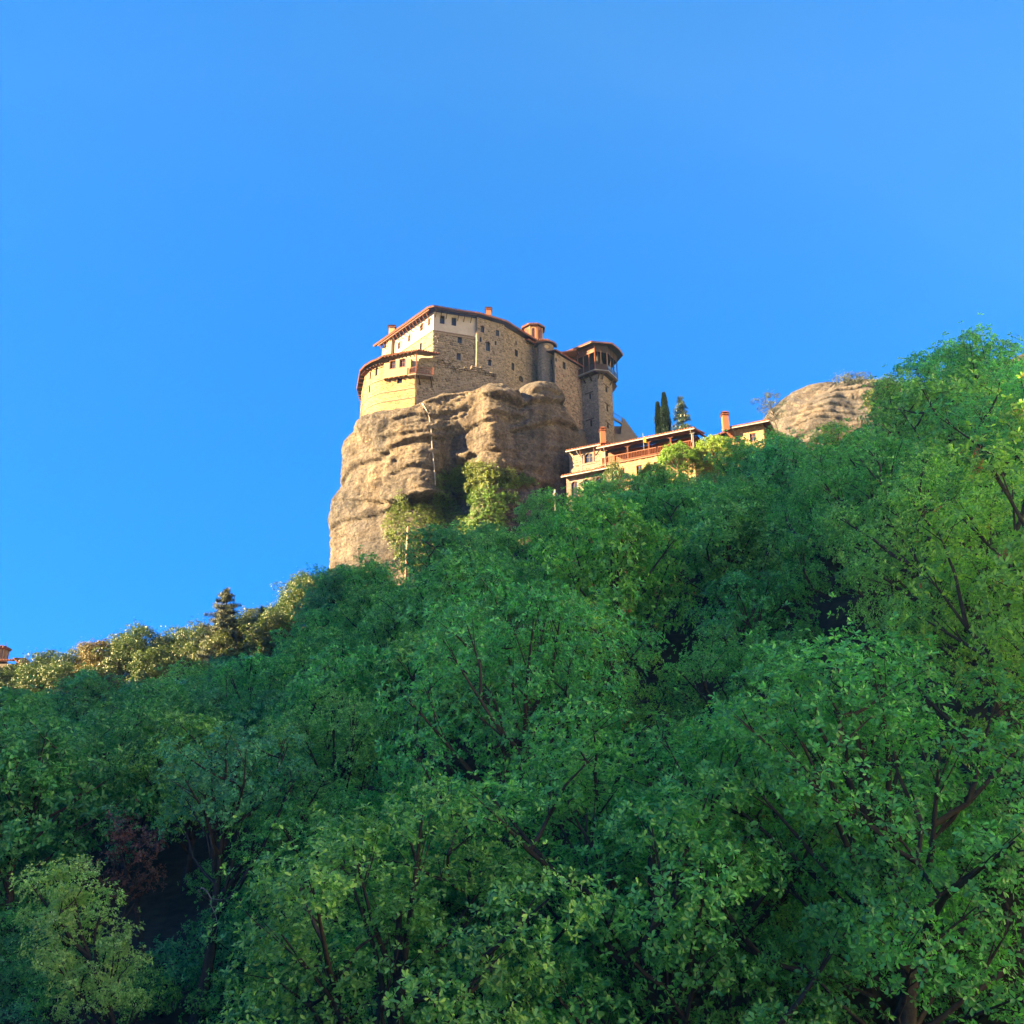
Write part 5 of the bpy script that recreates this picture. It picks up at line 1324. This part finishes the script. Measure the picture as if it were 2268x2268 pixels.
for x, y, D, ys in cands:
    if (y > D and x < 0) or (x / y < -.16 and -.2 * x + .98 * y > 110): hill.append((x, y, D)); continue
    z = ground_z(x, y); nearq = y < 48
    var = rs.randrange(3 if nearq else 4); s = rs.choice([rs.uniform(.78, .95), rs.uniform(.95, 1.12), rs.uniform(1.1, 1.30)]) * (1.0 if y < D - 8 else .85); sz = s * rs.uniform(.92, 1.10)
    px, py = proj(Vector((x, y, z + 6 * sz)))
    if 215 < px < 545 and py > 1745: continue
    if px < -260 or px > 2268 + 260: continue
    k_ = 1.0 + .26 * max(0.0, min(1.0, (70 - y) / 35)); s *= k_; sz *= k_
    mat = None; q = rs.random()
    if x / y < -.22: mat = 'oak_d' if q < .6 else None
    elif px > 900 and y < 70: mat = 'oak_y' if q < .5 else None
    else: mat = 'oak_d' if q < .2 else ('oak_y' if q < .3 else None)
    recs.append([x, y, z, nearq, var, s, sz, mat, rs.uniform(0, 6.28), px, py])
cells = {}
for r in recs:
    c = max(i for i, q in enumerate(COLS) if r[9] >= q[0]); w = max(i for i, q in enumerate(ROWS) if r[10] >= q[0]); cells.setdefault((c, w), []).append(r)
NTH = ["leftmost", "second", "third", "fourth", "fifth", "sixth", "seventh", "eighth", "ninth", "tenth", "eleventh", "twelfth", "thirteenth", "fourteenth", "fifteenth", "sixteenth", "seventeenth", "eighteenth", "nineteenth", "twentieth"]
ORD = {1: [""], 2: ["left one", "right one"], 3: ["left one", "middle one", "right one"]}
tint = {None: "mid green", 'oak_d': "deep green", 'oak_y': "yellowish green"}
for (c, w), rr in cells.items():
    rr.sort(key=lambda r: r[9])
    for i, r in enumerate(rr):
        n = len(rr)
        pos_ = ORD[n][i] if n in ORD else ("leftmost" if i == 0 else "rightmost" if i == n - 1 else NTH[min(i, 19)] + " from left")
        lab = "%s shaded oak %s, %s%s" % (tint[r[7]], COLS[c][1], ROWS[w][1], (", " + pos_) if pos_ else "")
        x, y, z, nq, var, s, sz, mat, rz_, px, py = r
        tm, cm = (near if nq else far)[var]
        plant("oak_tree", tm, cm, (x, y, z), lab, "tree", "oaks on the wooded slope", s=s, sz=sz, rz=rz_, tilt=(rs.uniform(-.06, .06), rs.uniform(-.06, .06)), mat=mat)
print("oaks", len(recs))

# ---- sunlit scrub on the hill at the left
hill.sort(key=lambda h: h[0] / h[1])
nh = len(hill); hrec = []
for i, (x, y, D) in enumerate(hill):
    s = rs.uniform(.8, 1.2); me = scrub[rs.randrange(2)]; z = ground_z(x, y) + 1.0
    px, py = proj(Vector((x, y, z + 4)))
    if px < -150: continue
    rust = 195 < px < 265 and y > 112
    hrec.append((px, py, x, y, z, me, s, rust))
hrec.sort(key=lambda r: r[0])
HC = [(-1e9, "beside the distant monastery"), (110, "left of the rust tinted tree"), (260, "between rust tinted tree and conifer"), (400, "left of the tall conifer"), (505, "right of the tall conifer"), (620, "near the rock's left foot"), (740, "under the ivy")]
hg = {}
for r in hrec: hg.setdefault((max(i for i, q in enumerate(HC) if r[0] >= q[0]), 0 if r[1] < 1455 else 1), []).append(r)
for (c, w), rr in hg.items():
  for i, (px, py, x, y, z, me, s, rust) in enumerate(rr):
    lab = ("sunlit bushy tree %s, %s row, %s" % (HC[c][1], ("skyline", "lower")[w], NTH[min(i, 15)]))
    if rust and w == 0: lab = "rounded sunlit tree with rust tinted leaves on the left skyline" + ("" if i == 0 else ", %s" % NTH[i])
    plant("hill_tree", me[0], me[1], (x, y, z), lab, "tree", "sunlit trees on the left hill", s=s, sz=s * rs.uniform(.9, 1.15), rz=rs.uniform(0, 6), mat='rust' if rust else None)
# ---- special trees
NEEDLE = np.array([[0, .045, 0], [0, -.045, 0], [1, -.03, 0], [1, .03, 0]], np.float32); NEEDLE_F = np.array([[0, 1, 2, 3]], np.int32)
def make_fir(name, seed, H, R, mat='fir', droop=.25, gaps=.12, layers=22, per=9, needle=.30, top_pow=.85, irregular=.25):
    rs_ = np.random.RandomState(seed); r_ = random.Random(seed); mb = MB()
    mb.tube([(0, 0, -1), (.05, 0, H * .5), (0, 0, H)], [.028 * H, .018 * H, .01], 7)
    pos = []; nr = []
    for i in range(layers):
        t = i / layers; z = H * (.04 + .95 * t)
        rad = R * (1 - t) ** top_pow + .12
        for k in range(per):
            if r_.random() < gaps: continue
            a = r_.uniform(0, 6.28); L = rad * r_.uniform(1 - irregular * 2, 1 + irregular * .6)
            zz = z + r_.uniform(-.5, .5) * H / layers
            d = Vector((math.cos(a), math.sin(a), 0)); tip = Vector((0, 0, zz)) + d * L + Vector((0, 0, -droop * L + r_.uniform(-.1, .2)))
            mid = Vector((0, 0, zz)) + d * L * .5 + Vector((0, 0, -droop * L * .62))
            mb.tube([(0, 0, zz), mid, tip], [.035, .02, .006], 4, cap=False)
            n_ = max(4, int(L * 20)); side = Vector((-d.y, d.x, 0))
            for q in range(n_):
                f = .15 + .85 * (q + r_.random()) / n_
                p = (Vector((0, 0, zz)).lerp(mid, f * 2) if f < .5 else mid.lerp(tip, f * 2 - 1))
                w = (1 - f) * .42 * L + .10
                p = p + side * r_.uniform(-w, w) + Vector((0, 0, r_.uniform(-.10, .06)))
                pos.append(p); nr.append(d * 1.2 + Vector((0, 0, .5)) + side * r_.uniform(-.8, .8))
    V, F = rosettes(np.array(pos), np.array(nr), 7, needle, rs_, spread=1.0, jitter=.4, shape=NEEDLE * np.array([1, 1.6, 1], np.float32), faces=NEEDLE_F)
    return mb.mesh(name + "_trunk", M['bark'], smooth=True), np_mesh(name + "_crown", V, F, M[mat], 4)
def stand(x, y, ztop): g = ground_z(x, y); return g, ztop - g
# conifer on the left hill
q = P(505, 1298, 112); H_ = 10.5
t_, c_ = make_fir("cedar", 5, H_, 4.3, droop=.06, gaps=.15, layers=15, per=10, needle=.36, irregular=.3, top_pow=.8)
plant("conifer_tree", t_, c_, (q.x, 112, q.z - H_), "tall layered conifer with drooping tiers standing above the left skyline", "tree")
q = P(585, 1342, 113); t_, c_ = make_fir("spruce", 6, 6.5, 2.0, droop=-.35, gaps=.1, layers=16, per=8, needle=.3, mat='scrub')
plant("conifer_tree", t_, c_, (q.x, 113, q.z - 6.5), "small pale spiky conifer just right of the tall conifer", "tree")
# cypresses and fir behind the guest house
def cypress(name, H, R, seed):
    rs_ = np.random.RandomState(seed); n_ = int(H * 900)
    t = rs_.rand(n_) ** .8; a = rs_.uniform(0, 6.28, n_)
    prof = R * np.clip(np.minimum((1 - t) * 5.0, 1.0), 0, 1) ** .8 * (.72 + .28 * (1 - t)) * (1 + .16 * np.sin(a * 3 + t * 21) + .12 * np.sin(t * 55))
    r = prof * rs_.uniform(.65, 1.05, n_)
    p = np.stack([r * np.cos(a), r * np.sin(a), H * (.02 + .98 * t)], 1)
    nr_ = np.stack([np.cos(a), np.sin(a), np.full(n_, 1.6)], 1)
    V, F = rosettes(p, nr_, 4, .26, rs_, spread=1.6, jitter=.3, shape=NEEDLE * np.array([1, 2.2, 1], np.float32), faces=NEEDLE_F)
    mb = MB(); mb.tube([(0, 0, -1), (0, 0, H * .95)], [.2, .03], 6)
    return mb.mesh(name + "_trunk", M['bark']), np_mesh(name + "_crown", V, F, M['cypress'], 4)
q = P(1470, 871, 117); g = 44.0; t_, c_ = cypress("cypress_a", q.z - g, .66, 3)
plant("cypress_tree", t_, c_, (q.x, 117, g), "taller dark slender cypress of the pair behind the balcony roof", "tree", "cypress pair behind the guest house")
q = P(1456, 892, 118); t_, c_ = cypress("cypress_b", q.z - g, .50, 4)
plant("cypress_tree", t_, c_, (q.x, 118, g), "shorter dark slender cypress, left of the pair behind the balcony roof", "tree", "cypress pair behind the guest house")
q = P(1506, 873, 116); t_, c_ = make_fir("fir", 9, q.z - 46, 3.1, mat='cypress', droop=.12, gaps=.15, layers=20, per=9, needle=.34, irregular=.4, top_pow=.8)
plant("fir_tree", t_, c_, (q.x, 116, 46), "dark irregular fir with jagged branches right of the cypress pair", "tree")
# bright stone pines
def make_pine(name, R, Hc, seed, trunk_h=6.0, flat=1.0):
    rs_ = np.random.RandomState(seed); r_ = random.Random(seed); mb = MB()
    mb.tube([(0, 0, -trunk_h), (.15, .1, -trunk_h * .4), (0, 0, -Hc * .45)], [.24, .19, .15], 8)
    pos = []; nr = []
    n_ = int(105 * R * R)
    for i in range(n_):
        d = sph(1, rs_)[0]; d[2] = abs(d[2]) if rs_.rand() < .65 else d[2] * .8
        f = rs_.uniform(.80, 1.0) if rs_.rand() < .8 else rs_.uniform(.45, .8)
        c = d * f * np.array([R, R, Hc * flat]) * (1 + .10 * math.sin(d[0] * 7 + seed) * math.cos(d[1] * 6)); c[2] -= Hc * .35
        m = 9
        off = sph(m, rs_) * np.array([.15, .15, .11]); pos.append(c + off); nr.append(off * 6 + d * .6 + np.array([0, 0, .35]))
        if i % 6 == 0: mb.tube([(0, 0, -Hc * .55 - r_.uniform(0, .6)), Vector(c) * .55 + Vector((0, 0, -Hc * .25)), c], [.07, .045, .012], 4, cap=False)
    V, F = rosettes(np.concatenate(pos), np.concatenate(nr), 7, .17, rs_, spread=1.3, jitter=.35, shape=NEEDLE * np.array([1, 2.0, 1], np.float32), faces=NEEDLE_F)
    return mb.mesh(name + "_trunk", M['pole'], smooth=True), np_mesh(name + "_crown", V, F, M['pine'], 4)
for i, (px, py, Y, R, Hc, lab) in enumerate([(1500, 1012, 99.5, 2.5, 2.7, "bright green rounded pine, left of two in front of the guest house balcony"), (1584, 1000, 100, 3.0, 2.9, "bright green rounded pine, right and larger of two below the brick chimney"),
                                             (1446, 1048, 98, 1.9, 1.7, "small bright green pine crown lower left of the two rounded pines"), (1655, 1000, 99.5, 1.5, 1.3, "low bright green pine top under the chimney house wall")]):
    q = P(px, py, Y); t_, c_ = make_pine("pine_%d" % i, R, Hc, 30 + i, trunk_h=max(3.0, q.z - ground_z(q.x, Y)))
    plant("pine_tree", t_, c_, tuple(q), lab, "tree", "bright pines by the guest house")
# airy small tree and bushes on the far rock
q = P(1722, 945, 140); t_, c_ = make_broadleaf("thin_tree", 81, H=8.5, R=3.2, n_cl=22, per=26, leaf=.22, trunk_r=.10, low=.2, lean=(-1.2, 0), cl_r=.8, k=6, mat='fir')
plant("thin_tree", t_, c_, (q.x, 140, q.z - 1.5), "thin airy young tree leaning against the sky left of the far rock", "tree")
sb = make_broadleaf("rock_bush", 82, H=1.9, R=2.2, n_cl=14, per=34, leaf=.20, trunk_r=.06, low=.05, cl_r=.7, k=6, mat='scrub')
def on2(px, py):
    h, n_ = on_rock(px, py, ROCK2_BVH, .1); return h
for px, py, s, lab, mt in [(1880, 836, 1.3, "dark green bush crowning the top left of the far rock", 'fir'), (1908, 836, 1.0, "smaller dark bush right beside the one on the far rock's top", 'fir'), (1700, 842, .9, "tiny dry brownish shrub at the far rock's left shoulder", 'rust'),
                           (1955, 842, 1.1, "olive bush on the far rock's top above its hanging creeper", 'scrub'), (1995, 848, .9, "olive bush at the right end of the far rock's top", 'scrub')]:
    h = on2(px, py + 14) or on2(px + 12, py + 30)
    if h is None: continue
    plant("rock_bush", sb[0], sb[1], (h.x, h.y, h.z - .3), lab, "bush", "bushes on the far rock", s=s, rz=px, mat=mt)

# ---- creepers on the rock faces
def inside(x, y, poly):
    c = False; j = len(poly) - 1
    for i in range(len(poly)):
        xi, yi = poly[i]; xj, yj = poly[j]
        if (yi > y) != (yj > y) and x < (xj - xi) * (y - yi) / (yj - yi) + xi: c = not c
        j = i
    return c
def creeper(poly, n, seed, label, bvh=None, thick=.7, size=.17, mat='ivy', edge_noise=10):
    rs_ = np.random.RandomState(seed); xs = [p[0] for p in poly]; ys = [p[1] for p in poly]; pos = []; nr = []
    tries = 0
    while len(pos) < n and tries < n * 6:
        tries += 1
        x, y = rs_.uniform(min(xs) - 8, max(xs) + 8), rs_.uniform(min(ys) - 8, max(ys) + 8)
        dx_ = edge_noise * noise.noise(Vector((x * .06, y * .06, seed))); dy_ = edge_noise * noise.noise(Vector((x * .06, y * .06, seed + 5)))
        if not inside(x + dx_, y + dy_, poly): continue
        hgt = noise.noise(Vector((x * .10, y * .13, seed + 9)))
        if hgt < -.42: continue
        d = ray(x, y).normalized(); h = (bvh or ROCK_BVH).ray_cast(Vector((0, 0, 0)), d)
        if h[0] is None: continue
        nn_ = h[1] if h[1].dot(d) < 0 else -h[1]
        f = rs_.rand() ** .6
        pos.append(h[0] + nn_ * (f * thick * (.55 + .9 * hgt)) + Vector((0, 0, -.15 * f))); nr.append(nn_ * .9 + Vector((0, 0, .8)))
    V, F = rosettes(np.array(pos), np.array(nr), 6, size, rs_, spread=.6, jitter=.45)
    me = np_mesh("ivy_leaves", V, F, M[mat], 4); o = link("ivy", me); tag(o, label, "ivy", "creepers on the rocks")
creeper([(884, 1085), (905, 1100), (908, 1114), (945, 1110), (968, 1120), (962, 1160), (985, 1185), (985, 1300), (930, 1300), (893, 1268), (872, 1210), (846, 1168), (862, 1130)], 6000, 1, "sunlit yellow green ivy behind the tall wooden pole", thick=1.6)
creeper([(955, 1095), (968, 1050), (985, 1030), (1000, 1095), (1030, 1135), (1060, 1160), (1060, 1240), (985, 1290), (960, 1200)], 5000, 2, "shaded dark ivy filling the crevice of the rock", thick=.9)
creeper([zM(30, 1250), zM(120, 1150), zM(300, 1080), zM(450, 1055), zM(700, 1085), zM(780, 1140), zM(900, 1160), zM(1050, 1240), zM(760, 1290), zM(740, 1340), zM(480, 1460), zM(250, 1480), zM(100, 1380)], 5200, 3, "upper bushy ivy patch hanging on the rock right of the crevice", thick=1.7)
creeper([zM(290, 1550), zM(430, 1480), zM(600, 1420), zM(950, 1470), zM(1100, 1560), zM(900, 1640), zM(860, 1800), zM(950, 2100), zM(380, 2100), zM(450, 1700)], 5400, 4, "lower bushy ivy patch on the rock just above the tree tops", thick=1.7)
creeper([zM(820, 1240), zM(1150, 1220), zM(1350, 1330), zM(1000, 1420), zM(780, 1380)], 900, 5, "thin dark ivy smear on the shaded right face of the rock", thick=.4)
creeper([(1925, 860), (1932, 832), (1962, 835), (2000, 845), (2010, 880), (1990, 920), (1925, 920), (1915, 890)], 1500, 6, "olive creeper draped over the right part of the far rock", bvh=ROCK2_BVH, thick=1.2, size=.3)

# ---- individuals near the camera, lower left
def at_ground(px, Y, py=2200):
    r = ray(px, py); x = r.x / r.y * Y; return x, Y, ground_z(x, Y)
ym = make_broadleaf("maple", 91, H=8.6, R=1.9, n_cl=40, per=70, leaf=.12, trunk_r=.13, low=.30, lean=(-4.0, .3), cl_r=.55, k=7, mat='maple')
x, y, z = at_ground(330, 33, 2230); z -= .8; e_ = plant("yellow_green_tree", ym[0], ym[1], (x, y, z), "leaning young tree with pale yellow green leaves at the lower left", "tree")
dk = make_broadleaf("high_oak", 92, H=12, R=3.6, n_cl=34, per=40, leaf=.17, trunk_r=.24, low=.62, lean=(.5, 0), cl_r=.95)
x, y, z = at_ground(432, 38, 2268); ho = plant("oak_tree", dk[0], dk[1], (x, y, z), "oak with a straight dark bare trunk in the gap at the lower left", "tree", "oaks on the wooded slope", mat='oak_d')
pts = [(438, 1974), (448, 1966), (457, 1972), (468, 1990), (466, 2003), (474, 2018), (479, 2032), (483, 2052), (478, 2066), (476, 2080)]
w_ = [P(a, b, 37.2) - Vector((x, y, z)) for a, b in pts]
mb = MB(); mb.tube([Vector((.1, -.1, w_[0].z - .4))] + w_, [.035] + [.028 - .002 * i for i in range(len(w_))], 5)
mb.tube([w_[3], w_[3] + Vector((.35, 0, -.05)), w_[3] + Vector((.7, .1, .05))], [.014, .01, .005], 4); mb.tube([w_[5], w_[5] + Vector((.25, 0, -.02))], [.012, .005], 4)
me = mb.mesh("dead_branch", M['bark_pale'], smooth=True); o = bpy.data.objects.new("dead_branch", me); col.objects.link(o); o.parent = ho
db = make_broadleaf("dead_leaf_tree", 93, H=6.5, R=1.9, n_cl=18, per=30, leaf=.14, trunk_r=.08, low=.35, lean=(-.4, 0), cl_r=.6, mat='dead')
x, y, z = at_ground(285, 40, 2000); plant("withered_tree", db[0], db[1], (x, y, z + 1.0), "small withered tree with dark red brown leaves behind the yellow green tree", "tree")
ln = make_broadleaf("leaning_oak", 94, H=8, R=1.8, n_cl=8, per=14, leaf=.14, trunk_r=.16, low=.6, lean=(-2.8, .6), cl_r=.6)
x, y, z = at_ground(300, 41, 2170); plant("oak_tree", ln[0], ln[1], (x + .6, y, z), "leaning grey trunked oak crossing the dark gap at the lower left", "tree", "oaks on the wooded slope", mat='oak_d')
for i, (px, row, Y, lab) in enumerate([(1288, 1070, 99, "oak crown half hiding the arcade porch"), (1357, 1008, 101.5, "narrow oak with shade put in its leaf colour rising to the balcony's left end"), (1405, 1040, 100, "oak with shade put in its leaf colour hiding the wall below the balcony's middle"), (1455, 1052, 99, "oak below the left stone pine"),
                                (1512, 1046, 98.5, "oak between and below the two stone pines"), (1562, 1040, 98, "oak at the foot of the right stone pine"), (1628, 1026, 98, "oak covering the base of the brick chimney house"), (1690, 985, 98, "oak under the chimney house's right eave"), (1320, 1060, 101, "oak just right of the arcade porch")]):
    q = P(px, row, Y); g = ground_z(q.x, Y); hh = max(3.5, q.z - g); k = hh / 9.6
    plant("oak_tree", far[i % 4][0], far[i % 4][1], (q.x, Y, g), "shaded " + lab, "tree", "oaks on the wooded slope", s=(.45 if i == 1 else .62), sz=k, rz=i * 1.3, mat='scrub' if i in (1, 2) else 'oak_d' if i % 2 else None)  # second and third oaks stand in sun; darker scrub leaves paint their shade
# ---- undergrowth bushes under and before the wood
ub = []
for _ in range(1500):
    u = rs.uniform(-.62, .6); D, zt, ys, c0 = lerp_tab(SKY, u); yy = rs.uniform(max(15, ys - 16), ys + 16)
    xx = u * yy
    if all((xx - a) ** 2 + (yy - b) ** 2 > 2.2 ** 2 for a, b in ub): ub.append((xx, yy))
    if len(ub) >= 170: break
keep = []
for xx, yy in ub:
    z = ground_z(xx, yy); px, py = proj(Vector((xx, yy, z + 1.2)))
    if -60 < px < 2330 and 1750 < py < 2290 and not (170 < px < 450 and py < 2130): keep.append((px, py, xx, yy, z))
keep.sort()
bc = {}
for k_ in keep:
    c = max(k for k, q in enumerate(COLS) if k_[0] >= q[0]); h_ = 0 if k_[1] > 2160 else 1 if k_[1] > 1980 else 2
    bc.setdefault((c, h_), []).append(k_)
for (c, h_), rr in bc.items():
    for i, (px, py, xx, yy, z) in enumerate(rr):
        dkq = rs.random() < .5
        plant("undergrowth_bush", bush[0], bush[1], (xx, yy, z), "low %s bush %s %s, %s there" % ("deep green" if dkq else "mid green", ("on the bottom edge", "in the low shade", "under the front trees")[h_], COLS[c][1], NTH[min(i, 15)]), "bush", "undergrowth bushes", s=rs.uniform(.7, 1.25), rz=rs.uniform(0, 6), mat='oak_d' if dkq else None)
print("bushes", len(keep), "hill", nh)
# ---- air
hz = MB(); hz.box((-310, -310, -32), (640, 0, 0), (0, 530, 0), (0, 0, 262))
me = hz.mesh("haze", None); o = link("haze", me); tag(o, kind="stuff")
hm = bpy.data.materials.new("haze_air"); hm.use_nodes = True; nt = hm.node_tree
for n in list(nt.nodes): nt.nodes.remove(n)
out = nt.nodes.new("ShaderNodeOutputMaterial"); pv = nt.nodes.new("ShaderNodeVolumePrincipled")
pv.inputs["Color"].default_value = (.30, .64, 1.0, 1); pv.inputs["Density"].default_value = 0.0002; pv.inputs["Anisotropy"].default_value = 0.0
nt.links.new(pv.outputs[0], out.inputs["Volume"]); me.materials.append(hm)
